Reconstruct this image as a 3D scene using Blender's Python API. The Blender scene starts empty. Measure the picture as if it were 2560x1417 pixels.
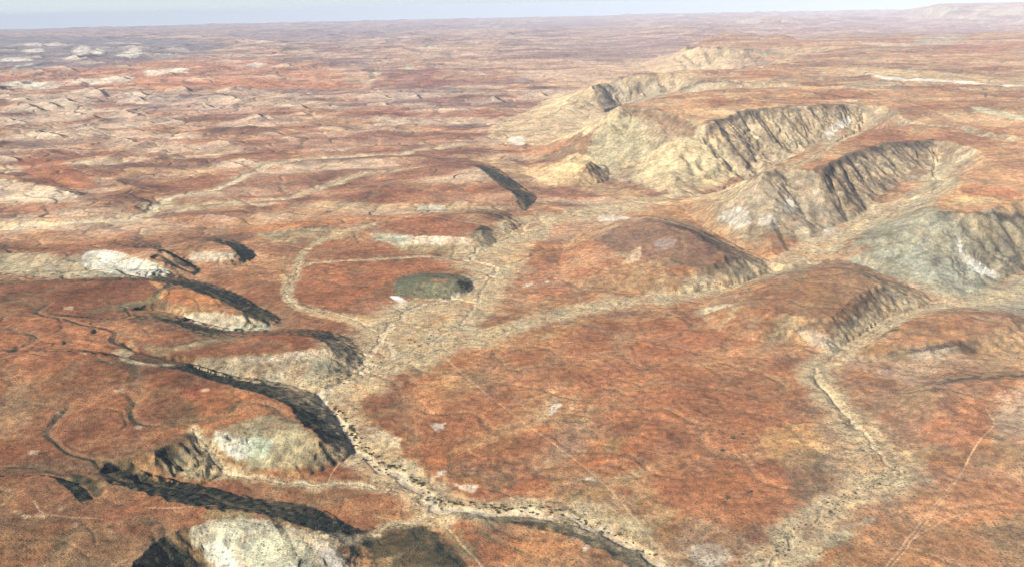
import bpy, math, random
import numpy as np
from mathutils import Matrix, Vector

# ------------------------------------------------------------------ camera, sky, sun, exposure
S = bpy.context.scene
C = S.collection
H = 600.0                       # camera height above the valley floor, metres
F_PX = 2217.0                   # focal length in pixels of a 2560 wide frame
PITCH = math.radians(17.4)
ROLL = math.radians(1.2)
cam_d = bpy.data.cameras.new('camera'); cam = bpy.data.objects.new('camera', cam_d); C.objects.link(cam)
cam_d.sensor_width = 36.0; cam_d.lens = 36.0 * F_PX / 2560.0
cam_d.clip_start = 1.0; cam_d.clip_end = 200000.0
fw = np.array([0, math.cos(PITCH), -math.sin(PITCH)])
rt0 = np.array([1.0, 0, 0]); up0 = np.cross(rt0, fw)
rt = rt0 * math.cos(ROLL) - up0 * math.sin(ROLL)
up = up0 * math.cos(ROLL) + rt0 * math.sin(ROLL)
M = Matrix(((rt[0], up[0], -fw[0], 0), (rt[1], up[1], -fw[1], 0), (rt[2], up[2], -fw[2], H), (0, 0, 0, 1)))
cam.matrix_world = M
S.camera = cam

SUN_EL = math.radians(31.0)
SUN_AZ_X, SUN_AZ_Y = -0.84, -0.54      # where the sun stands, seen from the ground
nrm = math.hypot(SUN_AZ_X, SUN_AZ_Y)
sun_dir = Vector((SUN_AZ_X / nrm * math.cos(SUN_EL), SUN_AZ_Y / nrm * math.cos(SUN_EL), math.sin(SUN_EL)))
sd = bpy.data.lights.new('sun', 'SUN'); sun = bpy.data.objects.new('sun', sd); C.objects.link(sun)
sd.energy = 5.0; sd.angle = math.radians(0.5); sd.color = (1.0, 0.93, 0.80)
sun.rotation_euler = sun_dir.to_track_quat('Z', 'Y').to_euler()
w = bpy.data.worlds.new('World'); S.world = w; w.use_nodes = True
nt = w.node_tree
sky = nt.nodes.new('ShaderNodeTexSky'); sky.sky_type = 'NISHITA'; sky.sun_disc = False
sky.sun_elevation = SUN_EL; sky.sun_rotation = math.atan2(SUN_AZ_X, SUN_AZ_Y)
sky.altitude = 600; sky.air_density = 1.0; sky.dust_density = 0.3; sky.ozone_density = 1.5
tc = nt.nodes.new('ShaderNodeTexCoord'); sp = nt.nodes.new('ShaderNodeSeparateXYZ'); nt.links.new(tc.outputs['Generated'], sp.inputs[0])
mr = nt.nodes.new('ShaderNodeMapRange'); mr.interpolation_type = 'SMOOTHSTEP'; mr.inputs['From Min'].default_value = 0.02; mr.inputs['From Max'].default_value = 0.16
mr.inputs['To Min'].default_value = 1.0; mr.inputs['To Max'].default_value = 0.0; nt.links.new(sp.outputs[2], mr.inputs['Value'])
mx = nt.nodes.new('ShaderNodeMix'); mx.data_type = 'RGBA'; nt.links.new(mr.outputs[0], mx.inputs[0]); nt.links.new(sky.outputs[0], mx.inputs[6])
mx.inputs[7].default_value = (7.4, 8.2, 8.5, 1)          # the pale dusty band that lies along a desert horizon
nt.links.new(mx.outputs[2], nt.nodes['Background'].inputs[0])
nt.nodes['Background'].inputs[1].default_value = 0.05
S.view_settings.view_transform = 'Standard'; S.view_settings.look = 'None'
S.view_settings.exposure = 0.98; S.view_settings.gamma = 1.0

# ------------------------------------------------------------------ numbers
Q = 1.0                         # grid fineness
rng = np.random.default_rng(7)
PERM = rng.permutation(4096).astype(np.int32)
GA = rng.uniform(0, 2 * np.pi, 4096).astype(np.float32)
GX, GY = np.cos(GA), np.sin(GA)

def pn(x, y, seed=0):
    x = np.asarray(x, np.float32); y = np.asarray(y, np.float32)
    xi = np.floor(x).astype(np.int32); yi = np.floor(y).astype(np.int32)
    fx = x - xi; fy = y - yi
    u = fx * fx * fx * (fx * (fx * 6 - 15) + 10); v = fy * fy * fy * (fy * (fy * 6 - 15) + 10)
    def g(ix, iy, dx, dy):
        h = PERM[(PERM[(ix + seed * 37) & 4095] + iy) & 4095]
        return GX[h] * dx + GY[h] * dy
    a = g(xi, yi, fx, fy); b = g(xi + 1, yi, fx - 1, fy)
    c = g(xi, yi + 1, fx, fy - 1); d = g(xi + 1, yi + 1, fx - 1, fy - 1)
    return ((a + u * (b - a)) * (1 - v) + (c + u * (d - c)) * v) * 1.5

def fbm(x, y, oct=4, seed=0, gain=0.5):
    s = 0; a = 1.0; t = 0
    for o in range(oct):
        s = s + a * pn(x, y, seed + o * 3); t += a; a *= gain; x = x * 2.03 + 11.3; y = y * 2.03 - 7.1
    return s / t

def ridged(x, y, oct=3, seed=0):
    s = 0; a = 1.0; t = 0
    for o in range(oct):
        s = s + a * (1 - np.abs(pn(x, y, seed + o * 5)) * 2); t += a; a *= 0.5; x = x * 2.1 + 3.3; y = y * 2.1 + 9.1
    return s / t

def sst(v, a, b):
    t = np.clip((v - a) / (b - a), 0, 1); return t * t * (3 - 2 * t)

def ray(px, py):
    d = fw * F_PX + rt * (px - 1280.0) + up * (708.5 - py)
    return d / np.linalg.norm(d)

def at(px, py, h=0.0):          # point of the line of sight at height h
    d = ray(px, py); k = (h - H) / min(d[2], -0.004)
    return (d[0] * k, d[1] * k)

# ------------------------------------------------------------------ the grid: rings round the viewpoint's foot
rr = [40.0]
while rr[-1] < 700: rr.append(rr[-1] * 1.06)
rr[-1] = 700.0
while rr[-1] < 9000: rr.append(rr[-1] * (1 + 0.0021 / Q))
while rr[-1] < 46000: rr.append(rr[-1] * (1 + 0.0045 / Q))
RR = np.array(rr, np.float32)
fine = np.radians(np.arange(-38, 38.001, 0.05 / Q))
AZ = np.concatenate([np.radians(np.arange(-180, -76, 4.0)), np.radians(np.arange(-76, -38, 1.0)), fine,
                     np.radians(np.arange(39, 76.5, 1.0)), np.radians(np.arange(80, 181, 4.0))]).astype(np.float32)
NR, NA = len(RR), len(AZ)
X = (RR[:, None] * np.sin(AZ)[None, :]).astype(np.float32)
Y = (RR[:, None] * np.cos(AZ)[None, :]).astype(np.float32)
RG = np.repeat(RR[:, None], NA, 1)
print('grid', NR, NA)

def window(P, pad):
    P = np.asarray(P); r = np.hypot(P[:, 0], P[:, 1]); a = np.arctan2(P[:, 0], P[:, 1])
    r0, r1 = r.min() * 0.97 - pad, r.max() * 1.03 + pad
    da = min(pad / max(r.min(), 50), 0.6) + 0.01
    i0 = max(np.searchsorted(RR, r0) - 1, 0); i1 = min(np.searchsorted(RR, r1) + 1, NR)
    j0 = max(np.searchsorted(AZ, a.min() - da) - 1, 0); j1 = min(np.searchsorted(AZ, a.max() + da) + 1, NA)
    return (slice(i0, i1), slice(j0, j1))

def polydist(x, y, P, closed=False):
    """distance, arc length at the nearest point, signed side (+ = right of the line)"""
    P = [tuple(p[:2]) for p in P]
    if closed: P = P + [P[0]]
    best = np.full(x.shape, 1e18, np.float32); arc = np.zeros(x.shape, np.float32); side = np.zeros(x.shape, np.float32)
    s0 = 0.0
    for (ax, ay), (bx, by) in zip(P[:-1], P[1:]):
        dx, dy = bx - ax, by - ay; L = math.hypot(dx, dy)
        if L < 1e-6: continue
        t = np.clip(((x - ax) * dx + (y - ay) * dy) / (L * L), 0, 1)
        ex = x - ax - t * dx; ey = y - ay - t * dy; d = ex * ex + ey * ey
        m = d < best
        best = np.where(m, d, best); arc = np.where(m, s0 + t * L, arc)
        side = np.where(m, np.sign(dy * (x - ax) - dx * (y - ay)), side)
        s0 += L
    return np.sqrt(best), arc, side

def inside(x, y, P):
    res = np.zeros(x.shape, bool); n = len(P)
    for i in range(n):
        ax, ay = P[i][:2]; bx, by = P[(i + 1) % n][:2]
        if ay == by: continue
        c = ((ay > y) != (by > y)) & (x < (bx - ax) * (y - ay) / (by - ay) + ax)
        res ^= c
    return res

def smooth_line(P, closed=False, n=4):
    """Catmull-Rom through the points"""
    P = [np.array(p, float) for p in P]
    if len(P) < 3: return [tuple(p) for p in P]
    out = []; N = len(P)
    rngi = range(N) if closed else range(N - 1)
    for i in rngi:
        p1, p2 = P[i % N], P[(i + 1) % N]
        p0 = P[(i - 1) % N] if closed or i > 0 else 2 * p1 - p2
        p3 = P[(i + 2) % N] if closed or i + 2 < N else 2 * p2 - p1
        for k in range(n):
            t = k / n
            out.append(tuple(0.5 * ((2 * p1) + (-p0 + p2) * t + (2 * p0 - 5 * p1 + 4 * p2 - p3) * t * t + (-p0 + 3 * p1 - 3 * p2 + p3) * t ** 3)))
    if not closed: out.append(tuple(P[-1]))
    return out

def idw(x, y, P, V):
    num = 0; den = 0
    for p, v in zip(P, V):
        q = 1.0 / ((x - p[0]) ** 2 + (y - p[1]) ** 2 + 2500.0); q = q * np.sqrt(q)
        num = num + q * v; den = den + q
    return num / den

# ------------------------------------------------------------------ regional relief
farm = sst(RG, 2600, 7000)
wx = X + 60 * pn(X / 300, Y / 300, 1); wy = Y + 60 * pn(X / 300, Y / 300, 2)
Z = 7 * fbm(wx / 900, wy / 900, 3, 5) + 1.6 * fbm(wx / 160, wy / 160, 3, 9)
left = sst(-X + 0.10 * Y, -600, 900)
Z += farm * (0.35 + 0.65 * left) * 30 * np.clip(ridged(wx / 1500 + 0.4, wy / 900, 3, 21) - 0.15, 0, 1) * (1 - sst(RG, 20000, 30000) * 0.5)
def saw(u, skew=0.75):            # asymmetric wave: long rise, short fall
    f = u - np.floor(u); return np.where(f < skew, f / skew, (1 - f) / (1 - skew))
lf = sst(-X + 0.06 * Y, 100, 900)
ux = (wx + 160 * pn(X / 500, Y / 900, 41)) / 330; Z += lf * sst(RG, 3000, 4500) * 14 * saw(ux + 0.4 * pn(X / 900, Y / 1500, 43)) * np.clip(0.25 + fbm(X / 500, Y / 700, 3, 45) * 2.2, 0, 1)
ux = (X + 500 * pn(X / 1600, Y / 2500, 47)) / 950; Z += lf * sst(RG, 7000, 11000) * 50 * saw(ux + 0.5 * pn(X / 2200, Y / 4000, 49), .7) * np.clip(0.1 + fbm(X / 1500, Y / 2500, 3, 51) * 2.4, 0, 1)
rf = sst(X - 0.1 * Y, 0, 1500) * sst(RG, 9500, 13000)
Z += rf * 120 * np.clip(ridged(X / 2600, Y / 3600, 4, 53) - 0.25, 0, 1)
Z += sst(RG, 1900, 3200) * 15 * np.clip(ridged(wx / 520, wy / 330, 3, 31), 0, 1)
hillid = np.zeros(X.shape, np.uint8)
wash = np.zeros(X.shape, np.float32)      # gully floors
rim = np.zeros(X.shape, np.float32)
streak = np.zeros(X.shape, np.float32)    # pattern running down the slopes

# ------------------------------------------------------------------ hills: crest outline, foot outline (photo points + height)
HILLS = []
def hill(name, crest, foot, p=1.4, gul=0.0, lam=40.0, dome=0.0, fh=0.0, rough=0.12, label=None):
    HILLS.append(dict(name=name, crest=crest, foot=foot, p=p, gul=gul, lam=lam, dome=dome, fh=fh, rough=rough, label=label))

# far mesas first
hill('mesa', [(2350, 24, 300), (2410, 15, 335), (2470, 9, 350), (2560, 9, 352), (2800, 4, 360), (2800, 1, 345), (2400, 10, 300)],
     [(2200, 44), (2350, 50), (2480, 54), (2700, 50), (3000, 42), (3000, 12), (2500, 18), (2250, 32)], 1.0, 40, 900, label='long hazy mesa on the skyline')
hill('mesa', [(1840, 50, 130), (1900, 44, 160), (1960, 46, 150), (1990, 52, 110)],
     [(1790, 68), (1870, 68), (1960, 64), (2060, 64), (2060, 50), (1960, 44), (1840, 46)], 1.0, 14, 300, label='pale hill far behind the red plateau')
hill('mesa', [(1735, 115, 185), (1780, 106, 200), (1850, 100, 205), (2000, 100, 205), (2200, 92, 210), (2400, 84, 210), (2700, 80, 215), (2700, 130, 190), (2400, 130, 190), (2200, 126, 190), (2000, 120, 190), (1880, 122, 188), (1800, 122, 188)],
     [(1600, 178), (1640, 184), (1720, 184, 5), (1800, 182, 20), (1900, 172, 60), (2000, 150, 120), (2200, 146, 160), (2400, 144, 160), (2800, 142, 160), (2900, 70), (2300, 74), (2000, 84), (1800, 96), (1690, 120)], 1.25, 30, 150, label='cream fronted plateau nose behind the others')
hill('hill', [(1775, 95, 225), (1820, 87, 240), (1870, 88, 238), (1895, 94, 222)], [(1745, 106), (1800, 106), (1900, 106), (1930, 100), (1880, 88), (1800, 86)], 1.0, 4, 60, fh=200, label='dark low cap on the far plateau')
hill('hill', [(1940, 88, 228), (1955, 88, 228)], [(1905, 100), (1945, 102), (1990, 101), (1960, 88), (1930, 88)], 1.0, 2, 60, fh=200, label='small dark knoll on the far plateau')
# band of plateau crossed by the white cliff line on the right
hill('plateau', [(1990, 174, 180), (2160, 184, 184), (2300, 196, 184), (2450, 205, 184), (2700, 215, 184), (2900, 150, 195), (2400, 130, 195), (2150, 140, 190)],
     [(1900, 182), (2100, 195), (2250, 204), (2420, 214), (2750, 227), (3100, 130), (2300, 118), (2000, 140)], 0.6, 6, 50, fh=160, label='plateau edge with a long white cliff line')
hill('mesa', [(1500, 200, 176), (1530, 193, 180), (1620, 190, 180), (1760, 194, 179), (1860, 206, 178), (1960, 214, 182), (2100, 222, 186), (2400, 236, 190), (2700, 250, 190), (2800, 210, 195), (2500, 196, 195), (2250, 184, 195), (2060, 171, 195), (1900, 172, 192), (1740, 180, 188), (1610, 185, 182)],
     [(1240, 322), (1270, 362), (1330, 356), (1400, 338), (1480, 300), (1560, 266, 20), (1640, 254, 60), (1720, 238, 110), (1850, 224, 148), (1980, 226, 160), (2200, 244, 160), (2700, 280, 160), (3000, 200, 160), (2500, 178, 160), (2250, 170, 150), (2000, 162, 120), (1740, 176, 110), (1600, 184, 90), (1520, 196, 50), (1440, 220, 0), (1380, 238), (1330, 280)], 1.5, 13, 45, label='grey rocky mesa nose rising from cream fans')
hill('mesa', [(1540, 272, 196), (1600, 268, 200), (1690, 288, 190), (1765, 312, 172), (1800, 298, 182), (1870, 278, 198), (1990, 268, 203), (2090, 264, 200), (2165, 268, 192), (2230, 300, 180), (2400, 318, 176), (2700, 350, 176), (2800, 250, 190), (2500, 232, 200), (2200, 226, 206), (2000, 218, 208), (1850, 224, 206), (1720, 236, 204), (1620, 252, 200)],
     [(1300, 392), (1345, 440), (1420, 462), (1480, 440), (1560, 470), (1600, 490), (1680, 500), (1760, 488, 3), (1870, 452, 15), (1930, 425, 35), (2050, 375, 75), (2135, 335, 110), (2165, 304, 140), (2230, 312, 160), (2400, 340, 158), (2800, 400, 158), (3100, 250, 160), (2500, 205, 160), (2000, 200, 155), (1850, 212, 148), (1720, 226, 110), (1640, 242, 60), (1560, 256, 20), (1500, 280), (1440, 330), (1340, 370)], 1.35, 13, 24, label='long spur with deep dark gullies down its right face')
hill('mesa', [(1898, 436, 146), (1920, 428, 150), (1975, 418, 150), (2040, 432, 143), (2075, 412, 150), (2130, 388, 155), (2220, 362, 160), (2330, 352, 160), (2390, 366, 156), (2440, 400, 152), (2560, 430, 150), (2900, 450, 150), (2900, 330, 175), (2560, 305, 176), (2320, 306, 172), (2200, 326, 166), (2120, 348, 160), (2020, 382, 154), (1940, 412, 152)],
     [(1700, 505), (1740, 560), (1790, 610), (1860, 645, 3), (1960, 662, 6), (2050, 620, 14), (2130, 582, 20), (2190, 550, 30), (2240, 505, 50), (2300, 470, 70), (2340, 430, 95), (2350, 385, 125), (2430, 440, 130), (2560, 480, 130), (3100, 560, 120), (3100, 320, 150), (2560, 290, 158), (2260, 296, 155), (2165, 302, 138), (2135, 335, 108), (2050, 375, 73), (1930, 425, 33), (1870, 452, 13), (1790, 486, 2)], 1.35, 9, 22, label='domed cream nose of the middle spur')
hill('mesa', [(2335, 528, 112), (2348, 505, 118), (2385, 478, 128), (2410, 450, 138), (2470, 420, 148), (2900, 440, 150), (3000, 600, 105), (2700, 575, 108), (2560, 552, 110), (2450, 537, 111)],
     [(2005, 656, 6), (2100, 680), (2210, 715), (2300, 742), (2390, 756), (2470, 720), (2560, 684), (2750, 650), (3200, 640), (3200, 430, 120), (2600, 400, 130), (2440, 400, 130), (2342, 382, 125), (2332, 426, 95), (2293, 463, 70), (2236, 498, 50), (2187, 543, 30), (2108, 592, 16), (2050, 612, 12)], 1.2, 5, 20, label='grey green hillside with a white scree streak')
hill('hill', [(1395, 412, 42), (1440, 398, 58), (1475, 402, 58), (1500, 420, 46)], [(1310, 425), (1350, 458), (1430, 466), (1520, 452), (1560, 420), (1500, 385), (1400, 388)], 1.1, 4, 22, label='small yellow knoll in front of the mesas')
# near right domes
hill('hill', [(1545, 564, 44), (1600, 553, 64), (1650, 551, 72), (1730, 576, 72), (1800, 618, 54), (1845, 640, 42), (1815, 664, 30), (1745, 680, 26), (1680, 650, 38), (1580, 600, 34)],
     [(1430, 600), (1400, 650), (1420, 705), (1560, 725), (1680, 735), (1745, 725), (1850, 706), (1935, 668), (1890, 642), (1830, 610), (1740, 562), (1650, 540), (1520, 548)], 0.8, 3, 22, label='brown dome with dark far edge beside the stream')
hill('hill', [(1950, 694, 30), (2000, 682, 37), (2060, 673, 41), (2120, 674, 43), (2170, 692, 43), (2212, 722, 40), (2155, 758, 36), (2130, 779, 33), (2065, 795, 30), (1990, 790, 30), (1900, 750, 30)],
     [(1800, 730), (1750, 790), (1860, 850), (1990, 850), (2070, 880), (2110, 862), (2220, 792), (2330, 752), (2240, 706), (2160, 672), (2060, 658), (1960, 672)], 0.8, 5, 16, label='round brown hill with a scarp bitten into its right side')
hill('hill', [(2290, 796, 20), (2400, 782, 28), (2520, 788, 28), (2500, 840, 16), (2400, 850, 16), (2250, 858, 16), (2160, 868, 10)], [(2120, 884), (2180, 850), (2270, 788), (2380, 768), (2560, 770), (2640, 860), (2430, 880), (2250, 900)], 1.0, 2, 20, label='low orange rise right of the gully')
hill('hill', [(2330, 972, 22), (2380, 954, 26), (2560, 946, 30), (2760, 960, 28), (2760, 1100, 26), (2500, 1110, 18), (2400, 1050, 16)], [(2220, 1000), (2320, 952), (2380, 934), (2560, 926), (2860, 930), (2860, 1200), (2400, 1160), (2270, 1080)], 1.0, 2, 20, label='low rise edged by a dark bank at the right')
# centre
hill('hill', [(700, 540, 12), (850, 500, 24), (1000, 450, 30), (1100, 420, 32), (1180, 414, 34), (1235, 444, 36), (1285, 484, 30), (1285, 506, 20), (1150, 508, 17), (950, 514, 14), (820, 526, 12)],
     [(600, 560), (760, 505), (950, 445), (1060, 412), (1180, 396), (1250, 428), (1310, 470), (1345, 497), (1330, 525), (1290, 535), (1150, 532), (950, 540), (780, 560)], 1.1, 3, 24, label='long purple brown ridge ending in a dark bank')
hill('hill', [(760, 560, 16), (900, 545, 20), (1080, 535, 24), (1190, 530, 28), (1255, 546, 24), (1272, 558, 17), (1200, 562, 21), (1205, 583, 22), (1172, 596, 18), (1050, 590, 15), (940, 580, 13), (850, 580, 10)],
     [(640, 572), (860, 535), (1060, 524), (1180, 516), (1260, 532), (1312, 562), (1250, 600), (1210, 628), (1120, 632), (1000, 626), (900, 606), (760, 596)], 1.1, 3, 20, label='red topped spur with a pale apron in front')
hill('hill', [(1065, 694, 18), (1110, 692, 22), (1145, 699, 20), (1130, 708, 19), (1060, 706, 17)], [(978, 720), (1000, 742), (1080, 748), (1160, 738), (1182, 708), (1150, 686), (1080, 682), (1010, 692)], 1.0, 1, 14, label='round green mound beside the riverbed')
# left middle
hill('hill', [(-60, 440, 26), (30, 440, 32), (120, 462, 32), (170, 480, 22), (90, 474, 18), (-60, 466, 18)], [(-200, 430), (0, 426), (110, 448), (200, 478), (245, 496), (120, 512), (-200, 500)], 1.1, 4, 24, label='pale slope below a curved dark edge at far left')
hill('hill', [(180, 490, 12), (320, 495, 20), (350, 505, 18), (300, 525, 14), (150, 530, 12)], [(60, 500), (300, 486), (350, 498), (392, 514), (350, 538), (150, 550), (0, 560)], 1.0, 1, 20, label='low dark brown rise above the white river')
hill('hill', [(-100, 630, 24), (100, 630, 28), (230, 622, 34), (300, 614, 40), (380, 618, 40), (434, 640, 30), (395, 650, 28), (330, 638, 30), (200, 638, 26), (0, 646, 22)],
     [(-200, 625), (100, 615), (240, 604), (330, 596), (420, 612), (480, 655), (500, 680), (430, 700), (250, 722), (-200, 730)], 1.2, 5, 18, label='hill with a long white green face')
hill('hill', [(470, 606, 18), (540, 604, 22), (585, 622, 22), (580, 632, 19), (500, 636, 16)], [(400, 612), (480, 596), (560, 594), (620, 618), (640, 640), (590, 662), (500, 668), (430, 650)], 1.1, 2, 18, label='small hill with a dark crescent on its right')
# left foreground mass and its fingers
hill('hill', [(-400, 715, 52), (0, 712, 50), (200, 704, 50), (370, 700, 48), (450, 712, 42), (540, 740, 38), (595, 770, 27), (585, 784, 20), (480, 784, 20), (390, 778, 26), (330, 800, 36), (200, 830, 44), (-400, 1000, 50)],
     [(-500, 690), (0, 690), (360, 678), (470, 696), (570, 722), (650, 764), (705, 800), (640, 822), (560, 838), (460, 828), (390, 812), (330, 860, 20), (200, 900, 30), (-500, 1300)], 1.0, 4, 18, dome=6, label='orange topped finger with a dark curved bank behind it')
hill('hill', [(-400, 800, 52), (100, 790, 50), (380, 800, 38), (480, 826, 34), (560, 842, 30), (700, 838, 30), (780, 840, 34), (820, 862, 31), (812, 876, 27), (700, 880, 27), (560, 888, 24), (470, 890, 24), (390, 890, 32), (320, 910, 42), (-400, 1060, 50)],
     [(-500, 790, 50), (100, 780, 46), (300, 779, 38), (390, 780, 20), (480, 808), (580, 826), (760, 822), (850, 836), (902, 872), (905, 905), (870, 945), (800, 978), (700, 972), (600, 962), (460, 935, 6), (380, 930, 26), (300, 960, 38), (-500, 1300)], 1.0, 3, 14, label='finger hill with a pale gullied face and dark right end')
hill('hill', [(-500, 880, 54), (200, 880, 50), (440, 922, 44), (560, 958, 40), (660, 984, 38), (722, 1010, 36), (750, 1050, 33), (800, 1086, 28), (838, 1110, 20), (740, 1080, 30), (660, 1070, 31), (560, 1086, 32), (500, 1082, 36), (470, 1098, 30), (410, 1126, 28), (345, 1160, 28), (250, 1180, 38), (-500, 1250, 46)],
     [(-500, 870, 50), (200, 870, 46), (350, 890, 38), (450, 914, 12), (600, 946), (720, 964), (792, 988), (832, 1030), (858, 1080), (874, 1132), (830, 1165), (740, 1195), (640, 1190), (560, 1185), (500, 1210), (400, 1222), (325, 1215, 6), (230, 1225, 34), (-500, 1500)], 1.0, 4, 16, label='broad foreground spur with a long dark bank behind it')
hill('hill', [(-500, 1180, 50), (180, 1190, 44), (300, 1212, 40), (400, 1240, 38), (500, 1262, 36), (640, 1276, 32), (720, 1300, 27), (790, 1325, 22), (820, 1345, 16), (700, 1330, 26), (560, 1320, 30), (480, 1326, 32), (440, 1340, 32), (390, 1372, 38), (340, 1500, 48), (-500, 1600, 56)],
     [(-500, 1170, 48), (160, 1180, 38), (280, 1185, 30), (320, 1168, 4), (350, 1180), (420, 1206), (520, 1216), (640, 1246), (770, 1262), (880, 1316), (960, 1370), (900, 1500), (800, 1700), (600, 1560), (520, 1440), (480, 1460), (440, 1620), (300, 1800), (-500, 2200)], 1.0, 4, 16, label='near spur with a white green face and dark banks')
hill('hill', [(1000, 1390, 8), (1080, 1380, 10), (1150, 1420, 10), (1100, 1520, 10)], [(870, 1340), (1000, 1320), (1100, 1330), (1200, 1400), (1200, 1600), (950, 1600)], 1.0, 1, 20, label='low dark green rise at the bottom edge')
hill('hill', [(1160, 1300, 5), (1300, 1315, 7), (1440, 1345, 9), (1540, 1395, 10), (1600, 1460, 10), (1400, 1500, 10), (1200, 1420, 8)], [(1100, 1284), (1200, 1284), (1330, 1290), (1450, 1312), (1560, 1360), (1650, 1420), (1720, 1500), (1400, 1600), (1150, 1500)], 0.9, 0.6, 20, label='red bank on the near side of the river')

CREST_W = []
def build_hill(k, hd):
    cr = [at(p[0], p[1], p[2]) for p in hd['crest']]; ch = [p[2] for p in hd['crest']]
    ft = [at(p[0], p[1], hd['fh'] if len(p) < 3 else p[2]) for p in hd['foot']]
    cr_s = smooth_line(cr, True, 3); ft_s = smooth_line(ft, True, 3)
    ws = window(cr + ft, 60)
    x = X[ws]; y = Y[ws]
    sc = max(hd['lam'], 12.0) if hd['name'] == 'mesa' else max(hd['lam'], 12.0) * .45
    xx = x + sc * hd['rough'] * 4 * pn(x / sc / 1.7, y / sc / 1.7, 40 + k); yy = y + sc * hd['rough'] * 4 * pn(x / sc / 1.7, y / sc / 1.7, 50 + k)
    infoot = inside(xx, yy, ft_s); 
    if not infoot.any(): return
    incr = inside(xx, yy, cr_s)
    dc, arc, _ = polydist(xx, yy, cr_s, True); df, _, _ = polydist(xx, yy, ft_s, True)
    t = np.where(incr, 1.0, df / (df + dc + 1e-3))
    hc = idw(x, y, cr, ch)
    fz = [hd['fh'] if len(p) < 3 else p[2] for p in hd['foot']]
    f0 = idw(x, y, ft, fz)
    base = f0 + np.clip(Z[ws], -12, 12) * (1 - t) * np.clip(1 - f0 / 20, 0, 1)
    prof = t ** hd['p']
    # round the crest a little
    edge = np.clip(dc / max(12.0, hd['lam'] * 0.5), 0, 1)
    z = base + (hc - f0) * prof
    zlim = idw(x, y, ft, fz) + df * (0.75 if hd['name'] == 'mesa' else 0.62) + 1.5
    z = np.where(incr, z + hd['dome'] * np.clip(dc / 200, 0, 1) + 0.012 * np.minimum(dc, 300), z)
    z = np.minimum(z, zlim)
    z = z + 2.5 * fbm(x / 120, y / 120, 3, 60 + k) * t
    if hd['gul'] > 0:
        lam = hd['lam']; gl = hd['gul'] * (0.16 if hd['name'] == 'hill' else 0.55)
        gr = np.gradient(z, axis=0) / np.gradient(RG[ws], axis=0); ga = np.gradient(z, axis=1) / (np.gradient(AZ[ws[1]])[None, :] * RG[ws])
        east = sst(-(gr * np.sin(AZ[ws[1]])[None, :] + ga * np.cos(AZ[ws[1]])[None, :]), -0.02, 0.30)
        gl = gl * (0.30 + 0.9 * east)
        s = arc / lam + 0.35 * pn(x / lam / 2.2, y / lam / 2.2, 70 + k)
        n1 = 1 - np.abs(pn(s, t * 0.7 + k * 3.1, 80 + k)) * 2.2
        n2 = 1 - np.abs(pn(s * 2.3, t * 1.6 + k * 3.1, 90 + k)) * 2.2
        n3 = pn(s * 5.1, t * 2.2, 95 + k)
        cut = np.clip(n1, 0, 1) ** 2 + 0.5 * np.clip(n2, 0, 1) ** 2
        bump = sst(t, 0.0, 0.35) * (1 - sst(t, 0.80, 1.0) * (1 - 0.35)) * (~incr) + incr * 0.35 * np.clip(1 - dc / (lam * 0.9), 0, 1)
        z = z - gl * bump * (cut - 0.25 + 0.22 * n3)
        w_ = wash[ws]; wash[ws] = np.where(infoot, np.maximum(w_ * 0.5, bump * np.clip(cut, 0, 1)), w_)
        s_ = streak[ws]; streak[ws] = np.where(infoot & ~incr, n3 * 0.6 + n2 * 0.3, s_ * 0.7)
    rim_ = np.exp(-((t - 0.93) / 0.05) ** 2) * (~incr) * (0.5 + pn(x / 40, y / 40, 33)); rim[ws] = np.where(infoot, rim_, rim[ws])
    m = infoot & (z > Z[ws])
    Z[ws] = np.where(m, z, Z[ws]); hid = hillid[ws]; hid[m & (z > Z[ws] - 1e9)] = k + 1; hillid[ws] = hid

for k, hd in enumerate(HILLS): build_hill(k, hd)

# ------------------------------------------------------------------ line of sight on the built ground
def hit(px, py):
    d = ray(px, py); az = math.atan2(d[0], d[1]); tn = -d[2] / math.hypot(d[0], d[1])
    j = min(max(np.searchsorted(AZ, az), 1), NA - 1)
    col = Z[:, j]
    below = (H - RR * tn) <= col
    below &= RR > 300
    i = int(np.argmax(below)) if below.any() else NR - 1
    if i > 0 and below.any():
        a0 = H - RR[i - 1] * tn - col[i - 1]; a1 = H - RR[i] * tn - col[i]
        f = a0 / (a0 - a1) if a0 != a1 else 0.5
        r = RR[i - 1] + (RR[i] - RR[i - 1]) * f
    else: r = RR[i]
    return (float(r * math.sin(az)), float(r * math.cos(az)))

# one-sided banks: steep side to the right of / behind the line as drawn from left to right
bank_shade = np.zeros(X.shape, np.float32); bank_lit = np.zeros(X.shape, np.float32)  # masks for painting the shaded and sunlit bank sides
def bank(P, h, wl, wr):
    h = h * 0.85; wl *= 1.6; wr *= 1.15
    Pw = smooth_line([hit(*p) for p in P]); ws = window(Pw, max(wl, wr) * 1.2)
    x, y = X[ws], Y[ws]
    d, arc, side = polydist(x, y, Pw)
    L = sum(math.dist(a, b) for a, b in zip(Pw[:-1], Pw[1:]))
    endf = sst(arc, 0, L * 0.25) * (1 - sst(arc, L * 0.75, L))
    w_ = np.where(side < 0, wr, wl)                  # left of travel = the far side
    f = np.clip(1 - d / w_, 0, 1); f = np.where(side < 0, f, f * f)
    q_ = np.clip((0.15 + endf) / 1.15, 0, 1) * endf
    bank_shade[ws] = np.maximum(bank_shade[ws], np.where((side < 0) & (d < wr), q_, 0)); bank_lit[ws] = np.maximum(bank_lit[ws], np.where((side > 0), q_ * np.clip(1 - d / wl, 0, 1), 0))
    Z[ws] += h * f * (0.15 + endf) / 1.15 * np.where((arc <= 0) | (arc >= L), endf, 1)

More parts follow.
